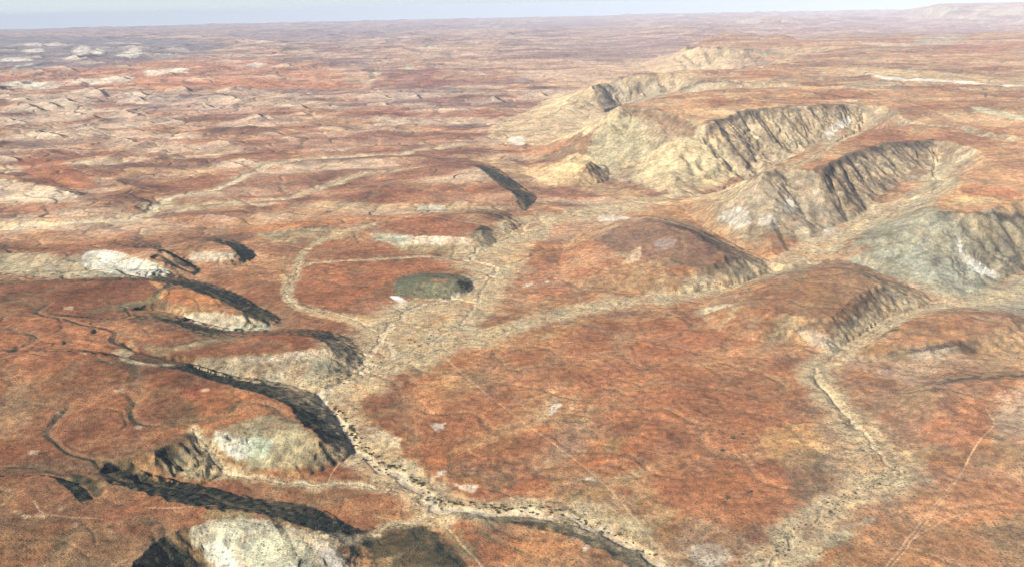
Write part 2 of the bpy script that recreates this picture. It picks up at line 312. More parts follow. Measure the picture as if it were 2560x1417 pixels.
BANKS = [([(0, 300), (30, 304), (70, 312)], 18), ([(250, 345), (300, 350), (345, 360)], 12), ([(390, 296), (430, 300), (470, 310)], 14), ([(480, 262), (520, 268), (560, 278)], 18), ([(520, 240), (560, 244), (600, 252)], 18), ([(690, 262), (730, 266), (770, 275)], 14),
 ([(200, 318), (240, 322), (270, 330)], 12), ([(640, 330), (680, 334), (710, 342)], 10), ([(300, 392), (350, 396), (400, 404)], 9), ([(150, 205), (190, 208), (230, 214)], 22), ([(260, 192), (300, 196), (340, 200)], 22), ([(60, 176), (110, 180), (160, 184)], 26), ([(470, 196), (520, 199), (560, 203)], 20), ([(640, 190), (700, 194), (760, 198)], 16),
 ([(30, 112), (90, 116), (120, 120)], 45), ([(310, 118), (360, 122), (400, 126)], 40), ([(420, 122), (460, 126), (500, 130)], 36), ([(170, 144), (220, 148), (260, 152)], 32), ([(60, 140), (95, 143), (110, 147)], 32), ([(510, 150), (570, 152), (620, 156)], 24), ([(560, 100), (640, 104), (700, 108)], 40), ([(700, 130), (780, 132), (860, 136)], 26), ([(1000, 118), (1080, 119), (1150, 122)], 24), ([(420, 92), (480, 94), (520, 97)], 50),
 ([(217, 222), (250, 232), (268, 248)], 22), ([(338, 232), (365, 245), (418, 252)], 24), ([(325, 246), (365, 258)], 14),
 ([(145, 248), (185, 262), (242, 268)], 24), ([(178, 246), (230, 252), (258, 258)], 18), ([(32, 266), (75, 270), (112, 282)], 22),
 ([(88, 261), (125, 263), (150, 276)], 22), ([(160, 281), (205, 293), (252, 301)], 22), ([(278, 279), (320, 285), (362, 294)], 18),
 ([(348, 278), (369, 288)], 10), ([(75, 330), (110, 338), (168, 348)], 18), ([(-20, 392), (30, 398), (50, 408)], 12),
 ([(550, 407), (580, 412), (622, 424)], 12), ([(600, 399), (642, 410)], 9), ([(633, 286), (692, 301)], 14), ([(620, 291), (668, 303)], 12),
 ([(738, 282), (778, 289)], 12), ([(452, 220), (474, 236)], 20), ([(-10, 238), (42, 244)], 14), ([(45, 244), (80, 255)], 14),
 ([(488, 317), (522, 323)], 9), ([(535, 353), (592, 363)], 9), ([(905, 233), (960, 243), (1004, 253)], 18), ([(1038, 235), (1052, 249)], 14),
 ([(955, 258), (978, 269)], 12), ([(1135, 180), (1250, 186)], 10), ([(1215, 258), (1235, 248), (1262, 262)], 22), ([(1285, 250), (1340, 234), (1380, 244)], 14),
 ([(560, 120), (600, 124)], 16), ([(130, 108), (205, 116)], 30), ([(270, 106), (380, 114)], 34), ([(0, 122), (60, 128)], 34), ([(210, 130), (260, 136)], 30),
 ([(250, 118), (300, 122)], 26), ([(330, 140), (400, 138)], 28), ([(100, 138), (150, 134)], 26), ([(200, 152), (290, 162)], 26), ([(130, 168), (200, 182)], 24), ([(300, 162), (340, 168)], 18),
 ([(140, 183), (180, 190)], 18), ([(305, 205), (345, 212)], 16), ([(360, 190), (400, 184), (440, 190)], 22), ([(420, 176), (490, 178)], 24), ([(590, 142), (640, 140)], 16), ([(640, 158), (760, 168)], 16),
 ([(160, 200), (260, 198)], 16), ([(20, 216), (0, 226), (40, 232)], 18), ([(540, 240), (600, 238)], 8),
 ([(2240, 890), (2330, 884), (2420, 866)], 7), ([(1150, 500), (1180, 508)], 3), ([(1385, 150), (1480, 155)], 12), ([(880, 100), (960, 96)], 20), ([(1180, 66), (1280, 66)], 40), ([(1560, 54), (1680, 50)], 40),
 ([(480, 545), (540, 540), (620, 552)], 6), ([(2090, 250), (2160, 258)], 6), ([(1230, 300), (1260, 292)], 6),
 ([(150, 372), (200, 378), (270, 374)], 6), ([(700, 345), (760, 350)], 6), ([(420, 342), (470, 345)], 6), ([(790, 318), (840, 320), (880, 326)], 8), ([(960, 282), (1100, 276), (1230, 284)], 14), ([(860, 316), (1000, 310), (1130, 306)], 8)]
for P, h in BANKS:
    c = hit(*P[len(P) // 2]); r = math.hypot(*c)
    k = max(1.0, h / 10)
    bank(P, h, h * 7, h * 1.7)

# gentle swells of the plateau tops
top = (hillid > 0) & (Z > 90); topf = top * sst(Z, 90, 130) * sst(RG, 2200, 3000)
Z += topf * (13 * np.clip(ridged(wx / 480, wy / 300, 3, 61) - .2, 0, 1) + 6 * fbm(X / 150, Y / 150, 3, 63) * sst(RG, 3000, 5000))
# hand-placed gullies on the mesa faces (photo points)
def gully(P, depth, width, veg=0.8):
    Pw = smooth_line([hit(*p) for p in P]); ws = window(Pw, width * 2)
    x, y = X[ws], Y[ws]
    n = pn(x / 18, y / 18, 3) * width * 0.25
    d, arc, side = polydist(x, y, Pw); L = sum(math.dist(a, b) for a, b in zip(Pw[:-1], Pw[1:])) + 1
    f = np.clip(1 - (d + n) / width, 0, 1) * sst(arc, 0, L * 0.12) * (1 - sst(arc, L * 0.85, L) * 0.8)
    CUT.append((ws, f, depth, veg))
CUT = []
GUL = [([(1765, 312), (1780, 345), (1810, 385), (1850, 425), (1870, 445)], 30), ([(1860, 282), (1878, 320), (1905, 365), (1940, 405)], 26), ([(1895, 275), (1930, 315), (1965, 350), (2010, 380)], 30),
 ([(1835, 292), (1860, 340), (1890, 390), (1915, 425)], 16), ([(1805, 305), (1830, 350), (1870, 400), (1895, 430)], 16), ([(1925, 275), (1960, 315), (2000, 345), (2020, 368)], 14), ([(1980, 268), (2010, 300), (2040, 340)], 12),
 ([(2030, 265), (2050, 290), (2080, 308)], 14), ([(2060, 262), (2080, 280)], 8), ([(1955, 272), (1990, 310), (2030, 350)], 12),
 ([(1510, 205), (1530, 222), (1538, 236)], 30), ([(1598, 205), (1610, 222), (1618, 238)], 22), ([(1655, 198), (1660, 215), (1665, 228)], 18), ([(1685, 198), (1690, 212)], 14), ([(1560, 200), (1566, 215), (1555, 228)], 14),
 ([(1715, 130), (1735, 150), (1742, 165)], 30), ([(1765, 122), (1775, 140), (1785, 160)], 30), ([(1690, 140), (1720, 175)], 22), ([(1800, 120), (1810, 140)], 20), ([(1745, 125), (1750, 145)], 16),
 ([(2130, 395), (2160, 440), (2200, 490)], 12), ([(2165, 385), (2190, 410), (2240, 450)], 14), ([(2100, 405), (2140, 470), (2180, 530)], 12), ([(2070, 430), (2100, 490), (2130, 560)], 12), ([(2205, 375), (2240, 410), (2270, 440)], 10), ([(2250, 365), (2290, 395), (2310, 420)], 10),
 ([(1965, 490), (1985, 520), (2000, 540)], 8), ([(2003, 478), (2000, 500), (2005, 535)], 8), ([(1900, 520), (1880, 570), (1878, 610)], 6), ([(1940, 540), (1960, 600), (1990, 640)], 6), ([(1480, 395), (1490, 410), (1505, 425)], 12),
 ([(1700, 385), (1720, 400), (1740, 440)], 8), ([(1640, 280), (1660, 310), (1675, 345)], 8), ([(2400, 545), (2440, 590), (2480, 640)], 8), ([(2450, 545), (2490, 600), (2530, 650)], 8), ([(2500, 550), (2540, 600), (2590, 640)], 8), ([(2420, 540), (2470, 610), (2500, 655)], 7),
 ([(2230, 730), (2240, 750), (2250, 770)], 4), ([(1860, 650), (1880, 670), (1900, 690)], 5), ([(1500, 1075 - 590), (1700, 470), (1860, 462)], 3)]
for P, h in GUL: gully(P, h * .8, h * 1.4 + 6)
for P, h in [([(478, 1072), (505, 1090), (535, 1125), (570, 1170)], 7), ([(412, 1112), (430, 1135), (468, 1172)], 7), ([(322, 1162), (345, 1185), (380, 1210)], 7), ([(150, 1182), (205, 1205), (240, 1245)], 7), ([(2025, 925), (2045, 950), (2080, 990), (2120, 1040), (2150, 1085)], 4), ([(310, 850), (330, 880), (305, 890)], 4)]: gully(P, h, h * 1.9 + 4, 0.5)
for ws, f, depth, veg in CUT:
    Z[ws] -= f * depth; wash[ws] = np.maximum(wash[ws], f * veg)

# ------------------------------------------------------------------ watercourses and tracks
RIVER = [(1560, 520), (1480, 532), (1400, 545), (1330, 552), (1300, 585), (1240, 608), (1190, 630), (1178, 648), (1230, 665), (1242, 680), (1195, 702), (1172, 730), (1120, 748), (1060, 760), (1010, 785), (965, 825), (942, 868), (910, 888), (925, 915), (870, 950), (820, 972), (795, 990)]
RIVER2 = [(795, 990), (832, 1030), (862, 1080), (900, 1130), (950, 1168), (1020, 1205), (1058, 1232), (1085, 1266), (1140, 1276), (1300, 1280), (1400, 1290), (1480, 1315), (1560, 1352), (1620, 1388), (1660, 1417), (1720, 1470)]
FARRIVER = [(-120, 580), (0, 574), (60, 562), (150, 560), (330, 546), (390, 515), (440, 490), (560, 465), (620, 435), (680, 408), (760, 398), (860, 392), (1000, 385), (1060, 372), (1150, 362)]
BRAID = [(1240, 680), (1210, 720), (1190, 760), (1150, 810), (1080, 850), (980, 905), (900, 940), (820, 972)]
TRIB = [(2200, 532), (2170, 560), (2050, 620), (1960, 662), (1880, 700), (1800, 722), (1700, 740), (1560, 755), (1450, 775), (1350, 800), (1250, 830), (1150, 860), (1050, 892), (960, 930), (870, 955)]
TRIB2 = [(2640, 690), (2540, 735), (2400, 757), (2300, 768), (2250, 792), (2150, 852), (2070, 900), (2040, 940), (2100, 1020), (2160, 1080), (2210, 1150), (2250, 1190), (2150, 1230), (2060, 1290), (1980, 1350), (1920, 1417), (1880, 1460)]
CANYON = [(1330, 552), (1480, 518), (1620, 500), (1760, 487), (1860, 462), (1930, 425), (2060, 375), (2140, 320), (2160, 290)]
ARC = [(1178, 648), (1050, 642), (900, 650), (800, 655), (760, 665), (730, 690), (715, 730), (740, 765), (820, 780), (890, 800), (940, 830)]
ARC2 = [(715, 730), (740, 690), (760, 630), (830, 590), (930, 560)]
LOOP = [(945, 840), (975, 860), (980, 890)]
FARTRIB = [(400, 520), (520, 510), (640, 502), (720, 495), (800, 470), (870, 445), (950, 430), (1040, 420)]
FARTRIB2 = [(330, 548), (450, 528), (560, 515), (680, 508)]
NEARTRIB = [(480, 1078), (520, 1130), (560, 1178), (640, 1195), (700, 1203), (780, 1212), (860, 1208), (930, 1215), (1000, 1230)]
NEARTRIB2 = [(780, 1345), (880, 1345), (960, 1320), (1040, 1300), (1090, 1285)]
FAN = [(300, 880), (345, 905), (420, 912)]
HEAD = [(2340, 385), (2335, 420), (2365, 455), (2330, 480), (2250, 505), (2205, 530)]
flow = np.zeros(X.shape, np.float32)
bed = np.zeros(X.shape, np.float32)
trk = np.zeros(X.shape, np.float32)
def channel(P, width, depth, flood, val=1.0, mask=bed):
    Pw = smooth_line([hit(*p) for p in P], n=5)
    if mask is bed: Pw = [(p[0] + 5 * math.sin(i * 1.7) * min(1, width / 8), p[1] + 6 * math.cos(i * 1.1) * min(1, width / 8)) for i, p in enumerate(Pw)]
    ws = window(Pw, flood * 2 + 20); x, y = X[ws], Y[ws]
    n = pn(x / 22, y / 22, 13) * 0.6 + pn(x / 60, y / 60, 14)
    d, arc, side = polydist(x + (4 if mask is bed else .8) * pn(x / 25, y / 25, 15), y + (4 if mask is bed else .8) * pn(x / 25, y / 25, 16), Pw)
    wv = width * (1 + 0.45 * pn(arc / 90, arc * 0, 17))
    f = 1 - sst(d, wv * 0.40, wv * 0.62)
    Z[ws] -= depth * (1 - sst(d, wv * 0.35, wv * 0.8))
    mask[ws] = np.maximum(mask[ws], f * val)
    fl = 1 - sst(d + n * flood * 0.30, flood * 0.25, flood)
    flow[ws] = np.maximum(flow[ws], fl)
LINES = [(RIVER, 9, 1.6, 95, .9), (RIVER2, 11, 1.8, 46, 1.0), (FARRIVER, 30, 3, 50, 1.0), (BRAID, 6, 1.0, 80, .5), (TRIB, 3, 1.2, 52, .3), (TRIB2, 4, 1.5, 44, .25),
         (CANYON, 5, 2, 30, .3), (ARC, 4, .8, 13, .45), (ARC2, 4, .6, 18, .1), (LOOP, 6, .8, 24, .8), (FARTRIB, 12, 2, 45, .7), (FARTRIB2, 14, 1, 36, .6), (NEARTRIB, 3.5, .8, 16, .5), (NEARTRIB2, 4, .6, 16, .3), (FAN, 5, .6, 16, .7), (HEAD, 8, 4, 26, .2)]
for a in LINES: channel(*a)
TRACKS = [([(1105, 885), (1180, 955), (1290, 1040), (1380, 1105), (1480, 1182), (1560, 1262), (1620, 1340), (1700, 1430)], 3.2), ([(2205, 1430), (2290, 1318), (2380, 1210)], 2.6), ([(2219, 1430), (2302, 1320), (2386, 1212)], 2.0),
          ([(2385, 1210), (2430, 1130), (2470, 1078), (2485, 1055), (2465, 1020)], 3.0), ([(2280, 1345), (2360, 1300), (2420, 1280)], 2.0), ([(1080, 1290), (1120, 1320), (1160, 1365), (1215, 1430)], 2.6),
          ([(85, 1252), (105, 1280), (160, 1290), (255, 1296)], 3.0), ([(360, 1268), (450, 1268), (540, 1262)], 2.0), ([(818, 1208), (830, 1180), (850, 1150)], 2.5), ([(-20, 330), (100, 318), (200, 305), (340, 300), (500, 290), (640, 285), (760, 262), (860, 246), (1000, 240)], 16),
          ([(885, 190), (897, 178), (930, 163), (965, 155), (1010, 150), (1090, 142), (1180, 138)], 26), ([(1205, 318), (1232, 328), (1228, 340)], 12), ([(850, 222), (950, 216), (1020, 218), (1050, 224)], 12), ([(1000, 930), (1090, 935), (1170, 945)], 2.2)]
for P, wd in TRACKS: channel(P, wd * 1.2, 0.15, 1, 1.0, trk)
flow *= 1.0

# wear down the seams where two slopes meet
def soften(P, width, n=14, k=4):
    Pw = smooth_line([hit(*p) for p in P]); ws = window(Pw, width * 2); x, y = X[ws], Y[ws]; d, _, _ = polydist(x, y, Pw)
    z = Z[ws].copy(); m_ = 1 - sst(d, width * .5, width)
    for _ in range(n):
        for ax in (0, 1):
            z = (np.roll(z, k // 2, ax) + np.roll(z, -(k // 2), ax) + 2 * z) / 4 if z.shape[ax] > k else z
    Z[ws] += (z - Z[ws]) * m_
soften([(1960, 664), (2005, 640), (2050, 616), (2090, 600), (2130, 580), (2190, 548), (2240, 500), (2300, 464)], 45, 60, 6)
soften([(0, 835), (120, 835), (250, 850), (330, 890), (400, 905), (450, 915)], 22, 40, 6)
soften([(300, 780), (390, 785), (450, 800)], 18, 40, 6); soften([(0, 1180), (160, 1182), (250, 1190), (310, 1190)], 16, 30, 6); soften([(400, 640), (440, 655), (470, 675)], 24, 30, 6)
# ------------------------------------------------------------------ small relief
near = 1 - sst(RG, 3000, 8000); low_ = ((hillid > 0) & (RG < 2200)).astype(np.float32)
Z += near * (0.7 * (1 - .5 * low_) * fbm(X / 34, Y / 34, 3, 101) * (1 - 0.8 * bed) + 0.25 * fbm(X / 7, Y / 7, 2, 111))
# drainage rills over the plains
wx2 = X + 30 * pn(X / 90, Y / 90, 120); wy2 = Y + 30 * pn(X / 90, Y / 90, 121)
rill = np.clip(1 - np.abs(pn(wx2 / 210 + 0.3 * wy2 / 210, wy2 / 150, 122)) * 9, 0, 1)
rill2 = np.clip(1 - np.abs(pn(wx2 / 85, wy2 / 60, 124)) * 6, 0, 1)
Z -= (1.8 * rill + 0.8 * rill2) * sst(RG, 600, 1200) * (1 + 2 * sst(RG, 2000, 6000))

# slope and aspect of the finished ground
GRr = np.gradient(Z, axis=0) / np.gradient(RG, axis=0)
dA = np.gradient(AZ)[None, :] * RG
GAa = np.gradient(Z, axis=1) / dA
sa, ca = np.sin(AZ)[None, :], np.cos(AZ)[None, :]
DX = GRr * sa + GAa * ca; DY = GRr * ca - GAa * sa
SL = np.hypot(DX, DY)

# ------------------------------------------------------------------ ground colours (soil, rock, gravel and scrub, with some bank shade painted in)
RED = np.array([.31, .128, .066]); DEEP = np.array([.20, .078, .048]); ORANGE = np.array([.40, .19, .095]); TAN = np.array([.40, .255, .135])
CREAM = np.array([.56, .47, .325]); PALE = np.array([.40, .42, .29]); WHITE = np.array([.66, .63, .56]); GREY = np.array([.29, .25, .19]); MAUVE = np.array([.33, .205, .155])
SCRUB = np.array([.035, .044, .028]); OLIVE = np.array([.17, .155, .075]); BROWN = np.array([.16, .088, .055]); PINK = np.array([.47, .24, .16])
col = np.zeros(X.shape + (3,), np.float32) + RED.astype(np.float32)
scrub = np.full(X.shape, 0.20, np.float32)
def mix(m, c, ws=None):
    m = np.clip(m, 0, 1)[..., None].astype(np.float32); c = np.asarray(c, np.float32)
    if ws is None: col[:] = col + (c - col) * m
    else:
        a = col[ws]; col[ws] = a + (c - a) * m
n0 = fbm(wx / 420, wy / 420, 4, 201); n1 = fbm(wx / 130, wy / 130, 4, 211); n2 = fbm(X / 42, Y / 42, 4, 221, 0.6); n3 = fbm(wx / 60, wy / 60, 4, 231, 0.6)
mix(sst(n0 + 0.5 * n1, -0.25, 0.35) * 0.65, ORANGE)
mix(sst(n1 + 0.5 * n3 + 0.3 * n2, -0.1, 0.45) * 0.6, TAN)
mix(sst(n3 - 0.3 * n0, 0.05, 0.5) * 0.55, BROWN)
n4 = fbm(X / 17, Y / 17, 3, 241, 0.6); n5 = fbm(wx / 75 + 9, wy / 75, 5, 251, 0.65)
mix(sst(n5, 0.08, 0.42) * 0.6, OLIVE * 1.1)
mix(sst(-n5, 0.12, 0.45) * 0.6, TAN * [1.15, 1.0, .85])
ua = (wx + wy) * .7071; va = (wx - wy) * .7071
m1 = fbm(ua / 380, va / 130, 5, 281, .6); m2 = fbm(ua / 210 + 5, va / 90, 5, 287, .6); m3 = fbm(ua / 520 + 5, va / 240, 4, 291, .6)
mix(sst(m1, 0.03, 0.26) * 0.75, np.array([.43, .255, .13])); mix(sst(-m1, 0.05, 0.28) * 0.65, np.array([.37, .12, .058]))
mix(sst(m2, 0.10, 0.30) * 0.6, np.array([.20, .125, .08])); mix(sst(-m2, 0.14, 0.34) * 0.6, np.array([.36, .29, .17])); mix(sst(m3, 0.14, 0.34) * 0.5, np.array([.30, .11, .06]))
mix(sst(n4 + 0.4 * n2, 0.15, 0.5) * 0.5, TAN)
mix(sst(-n4 + 0.3 * n1, 0.2, 0.55) * 0.55, BROWN)
mix(sst(-n1 + 0.5 * n2, 0.2, 0.6) * 0.5, DEEP)
# further off the soil is duller
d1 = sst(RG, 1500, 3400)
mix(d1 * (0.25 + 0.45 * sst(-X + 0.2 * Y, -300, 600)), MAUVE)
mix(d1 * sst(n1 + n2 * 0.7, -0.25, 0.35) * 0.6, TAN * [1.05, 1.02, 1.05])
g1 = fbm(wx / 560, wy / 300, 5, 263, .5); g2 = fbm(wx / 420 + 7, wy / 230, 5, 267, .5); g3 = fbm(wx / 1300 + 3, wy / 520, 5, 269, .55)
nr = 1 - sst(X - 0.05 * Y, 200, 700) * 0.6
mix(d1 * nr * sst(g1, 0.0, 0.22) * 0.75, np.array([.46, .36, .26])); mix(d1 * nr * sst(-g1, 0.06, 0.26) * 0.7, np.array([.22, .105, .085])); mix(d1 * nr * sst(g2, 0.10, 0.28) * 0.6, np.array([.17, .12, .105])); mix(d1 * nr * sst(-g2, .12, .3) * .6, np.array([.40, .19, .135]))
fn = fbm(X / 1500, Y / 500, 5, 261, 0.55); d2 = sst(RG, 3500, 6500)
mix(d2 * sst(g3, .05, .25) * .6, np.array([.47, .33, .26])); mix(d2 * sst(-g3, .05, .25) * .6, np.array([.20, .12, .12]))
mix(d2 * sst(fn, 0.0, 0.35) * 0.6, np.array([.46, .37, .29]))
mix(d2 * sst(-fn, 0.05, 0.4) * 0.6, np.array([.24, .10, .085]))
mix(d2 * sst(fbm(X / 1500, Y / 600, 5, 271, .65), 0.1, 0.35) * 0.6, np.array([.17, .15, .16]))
# plateau tops
R_ = sst(X - 0.02 * Y, 150, 700) * d1
mix(R_ * (Z > 100) * 0.7, np.array([.42, .24, .14])); mix(R_ * (Z > 100) * sst(g1, .05, .25) * .4, np.array([.47, .36, .22])); mix(R_ * (Z > 100) * sst(-g1, .05, .25) * .6, np.array([.36, .15, .09])); mix(R_ * (Z > 100) * sst(g2, .1, .3) * .4, np.array([.23, .17, .12]))
mix(R_ * (Z > 110) * sst(n1 + 0.5 * n2, 0.0, .5) * 0.6, TAN)
# right side plains
mix(sst(X - 0.28 * Y, -100, 400) * (1 - d1) * (0.35 + 0.4 * sst(n3, -.2, .4)), np.array([.36, .19, .105]))

def blob(P, c, st=0.8, soft=14, warp=1.0, sc=0.0, shape=1.0):
    Pw = [hit(*p) for p in P]
    if len(Pw) > 2: Pw = smooth_line(Pw, True, 3)
    ws = window(Pw, soft * 3); x, y = X[ws], Y[ws]
    a = soft * warp
    q = soft * 2.2
    xx = x + a * 1.6 * fbm(x / q, y / q, 3, 301); yy = y + a * 1.6 * fbm(x / q, y / q, 3, 305)
    d, _, _ = polydist(xx, yy, Pw, True); ins = inside(xx, yy, Pw)
    sdv = np.where(ins, d, -d)
    m = sst(sdv, -soft * 0.5, soft * 0.8) * st
    m = m * (0.8 + 0.45 * n2[ws] * shape)
    mix(m, c, ws)
    if sc: 
        s = scrub[ws]; scrub[ws] = s + (sc - s) * np.clip(m, 0, 1)
def line(P, c, wd, st=0.8, warp=0.5):
    Pw = smooth_line([hit(*p) for p in P]); ws = window(Pw, wd * 3); x, y = X[ws], Y[ws]
    a = wd * warp
    d, _, _ = polydist(x + a * pn(x / wd / 2, y / wd / 2, 307), y + a * pn(x / wd / 2, y / wd / 2, 309), Pw)
    mix((1 - sst(d, wd * 0.3, wd)) * st * (0.8 + 0.5 * n2[ws]), c, ws)

lm = sst(-X, 120, 260) * (1 - sst(RG, 1700, 2300))
mix(lm * .62, np.array([.225, .088, .056])); mix(lm * sst(m3 + .3 * m1, -.1, .2) * .6, np.array([.235, .082, .052])); mix(lm * sst(m2 - .3 * m1, .05, .25) * .45, np.array([.34, .20, .11])); mix(lm * sst(-m3 + .3 * m2, .18, .36) * .5, np.array([.17, .13, .085]))
cm = (1 - sst(RG, 2000, 2600)) * sst(X, -100, 60); mix(cm * sst(m2 + .4 * n1, .0, .25) * .4, np.array([.25, .15, .115])); mix(cm * sst(-m2 + .4 * m3, .12, .32) * .4, np.array([.42, .30, .19]))
rm = sst(X, 260, 620) * (1 - sst(RG, 1900, 2600))
mix(rm * sst(m3 + .3 * m2, -.15, .2) * .45, np.array([.34, .225, .15])); mix(rm * sst(-m3 + .3 * m1, .1, .3) * .45, np.array([.24, .155, .115]))
# exposed rock on steep ground of the mesas
hm = hillid > 0
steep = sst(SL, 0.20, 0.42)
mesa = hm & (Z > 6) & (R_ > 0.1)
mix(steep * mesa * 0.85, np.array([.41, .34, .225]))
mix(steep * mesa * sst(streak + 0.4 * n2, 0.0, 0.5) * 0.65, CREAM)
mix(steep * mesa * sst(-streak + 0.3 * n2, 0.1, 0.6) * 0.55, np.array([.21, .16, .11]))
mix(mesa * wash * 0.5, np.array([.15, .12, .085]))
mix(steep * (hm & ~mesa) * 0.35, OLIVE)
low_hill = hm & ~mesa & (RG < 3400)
shade_scrub = sst((-DX * .84 - DY * .54) + 0.03 * n3 + 0.02 * n4, .10, .34) * low_hill * (1 - .75 * sst(X, 150, 300))      # dense scrub plus shade painted on slopes facing away from the sun
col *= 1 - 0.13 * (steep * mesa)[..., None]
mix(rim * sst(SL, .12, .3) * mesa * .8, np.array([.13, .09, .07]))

exec_paints = []
PAINT_MARK = None
# --- paints: regions of soil seen in the photo
B = blob
# far plains
B([(0, 205), (250, 150), (560, 150), (800, 168), (860, 215), (640, 222), (300, 218)], PINK * [1.05, .9, .8], .6, 150)
B([(180, 150), (420, 158), (420, 172), (220, 172)], np.array([.44, .24, .15]), .6, 110)
B([(270, 215), (420, 196), (860, 205), (840, 222), (420, 224)], np.array([.44, .20, .125]), .7, 80)
B([(0, 92), (300, 90), (560, 108), (440, 142), (0, 172)], np.array([.13, .14, .17]), .75, 260)
B([(600, 78), (1250, 62), (1600, 52), (1500, 66), (1000, 92), (640, 100)], np.array([.22, .17, .19]), .6, 500)
B([(1400, 110), (1700, 90), (1700, 130), (1450, 150)], np.array([.26, .17, .16]), .5, 200)
B([(1900, 60), (2300, 56), (2560, 70), (2560, 84), (2200, 82), (1950, 78)], np.array([.32, .20, .19]), .5, 200)
for P in [[(0, 148), (50, 144), (80, 152), (0, 156)], [(60, 126), (105, 122), (105, 130), (60, 131)], [(185, 122), (225, 118), (220, 136), (190, 138)], [(235, 124), (256, 122), (262, 136), (236, 136)], [(320, 126), (345, 120), (350, 138), (290, 140)],
          [(65, 108), (140, 110), (140, 116), (70, 116)], [(300, 138), (420, 134), (430, 139), (300, 143)], [(370, 178), (440, 170), (470, 182), (370, 190)], [(190, 200), (330, 192), (310, 204), (180, 206)], [(590, 165), (640, 155), (665, 162), (640, 168)], [(20, 204), (130, 206), (140, 222), (20, 220)], [(165, 145), (200, 142), (200, 149), (165, 149)], [(30, 168), (80, 158), (86, 162), (40, 172)]]:
    B(P, WHITE * [1.0, .97, .88], .85, 60)
for P in [[(460, 222), (640, 224), (730, 240), (480, 236)], [(90, 282), (160, 276), (250, 290), (180, 306), (0, 310)], [(280, 240), (330, 246), (400, 256), (300, 262)], [(150, 256), (230, 262), (240, 285), (120, 275)], [(0, 330), (160, 315), (260, 330), (100, 352)],
          [(250, 360), (420, 350), (520, 370), (330, 384)], [(330, 225), (450, 236), (420, 250), (280, 234)], [(500, 250), (700, 244), (840, 256), (560, 272)], [(940, 290), (1000, 290), (1240, 298), (1230, 312), (950, 308)], [(960, 262), (1080, 256), (1040, 270)], [(20, 240), (130, 245), (200, 275), (60, 280)]]:
    B(P, np.array([.47, .37, .27]), .6, 40)
B([(-60, 442), (40, 452), (140, 470), (210, 490), (120, 503), (-60, 500)], np.array([.56, .46, .34]), .85, 14)
B([(190, 402), (290, 396), (320, 406), (200, 412)], CREAM, .7, 16); B([(430, 390), (560, 384), (540, 396), (440, 398)], CREAM, .55, 16); B([(430, 430), (520, 420), (560, 432), (440, 440)], TAN, .6, 20)
B([(40, 400), (100, 396), (180, 420), (250, 470), (110, 462), (60, 430)], np.array([.36, .12, .07]), .7, 25)
B([(250, 500), (500, 430), (540, 460), (380, 505)], DEEP, .55, 30); B([(620, 350), (900, 330), (1180, 330), (1150, 355), (860, 370), (640, 380)], np.array([.25, .10, .075]), .6, 40); B([(880, 270), (1200, 272), (1260, 292), (900, 288)], np.array([.30, .10, .07]), .7, 25); B([(900, 190), (1250, 178), (1280, 205), (950, 215)], np.array([.27, .10, .085]), .6, 60)
B([(480, 470), (700, 440), (1100, 400), (1180, 420), (900, 470), (640, 500)], np.array([.24, .10, .075]), .6, 30)
for P in [[(950, 135), (1200, 110), (1260, 116), (1000, 142)], [(1000, 158), (1350, 152), (1620, 158), (1300, 172)], [(1100, 185), (1500, 168), (1600, 178), (1200, 200)], [(850, 195), (940, 188), (960, 200), (870, 210)], [(1000, 80), (1300, 70), (1300, 78), (1050, 88)]]:
    B(P, np.array([.50, .34, .22]), .6, 60)
B([(1015, 165), (1035, 168), (1030, 175), (1010, 172)], PALE, .8, 14); B([(930, 182), (955, 183), (945, 190), (925, 188)], PALE * 1.2, .8, 14); B([(900, 200), (940, 198), (930, 210), (905, 210)], CREAM, .7, 20)
# cream fans at the mesa feet
B([(1215, 330), (1260, 300), (1340, 265), (1400, 230), (1490, 215), (1500, 270), (1560, 300), (1500, 350), (1420, 345), (1330, 362), (1260, 362)], CREAM * [.97, .92, .84], .85, 22)
B([(1340, 200), (1500, 172), (1600, 170), (1560, 190), (1420, 222)], np.array([.52, .35, .22]), .7, 40)
B([(1360, 260), (1420, 225), (1460, 230), (1400, 270)], np.array([.50, .40, .25]), .6, 22)
B([(1270, 345), (1310, 345), (1310, 362), (1275, 360)], WHITE, .7, 10)
B([(1530, 290), (1600, 300), (1640, 370), (1560, 420), (1440, 400), (1480, 350)], np.array([.40, .36, .23]), .8, 18)
B([(1590, 272), (1700, 290), (1740, 330), (1690, 345), (1650, 310), (1600, 285)], np.array([.21, .13, .085]), .7, 14)
B([(1620, 380), (1720, 345), (1760, 330), (1850, 430), (1760, 480), (1640, 480), (1580, 440)], CREAM * [.98, .96, .85], .85, 14)
B([(1420, 390), (1480, 395), (1470, 420), (1390, 430), (1370, 415)], CREAM * [1, .94, .78], .8, 12)
B([(1360, 440), (1500, 450), (1600, 480), (1850, 480), (1800, 500), (1560, 500), (1400, 465)], np.array([.50, .38, .22]), .7, 18)
B([(1270, 368), (1400, 358), (1440, 350), (1380, 378), (1260, 385)], np.array([.40, .17, .09]), .6, 16)
B([(1170, 400), (1250, 396), (1400, 440), (1360, 470), (1310, 460), (1250, 425)], np.array([.50, .37, .22]), .7, 14)
B([(1260, 432), (1330, 440), (1320, 460), (1270, 452)], BROWN, .6, 8)
B([(1560, 150), (1660, 140), (1740, 120), (1800, 125), (1820, 160), (1700, 178), (1600, 182)], CREAM * [.95, .85, .78], .7, 40)
B([(1860, 165), (1880, 152), (1980, 155), (2000, 162), (1900, 170)], CREAM * [.95, .85, .78], .7, 20)
B([(1500, 205), (1560, 200), (1640, 198), (1720, 205), (1820, 205), (1700, 232), (1600, 250), (1540, 255), (1500, 240)], np.array([.40, .35, .26]), .7, 14)
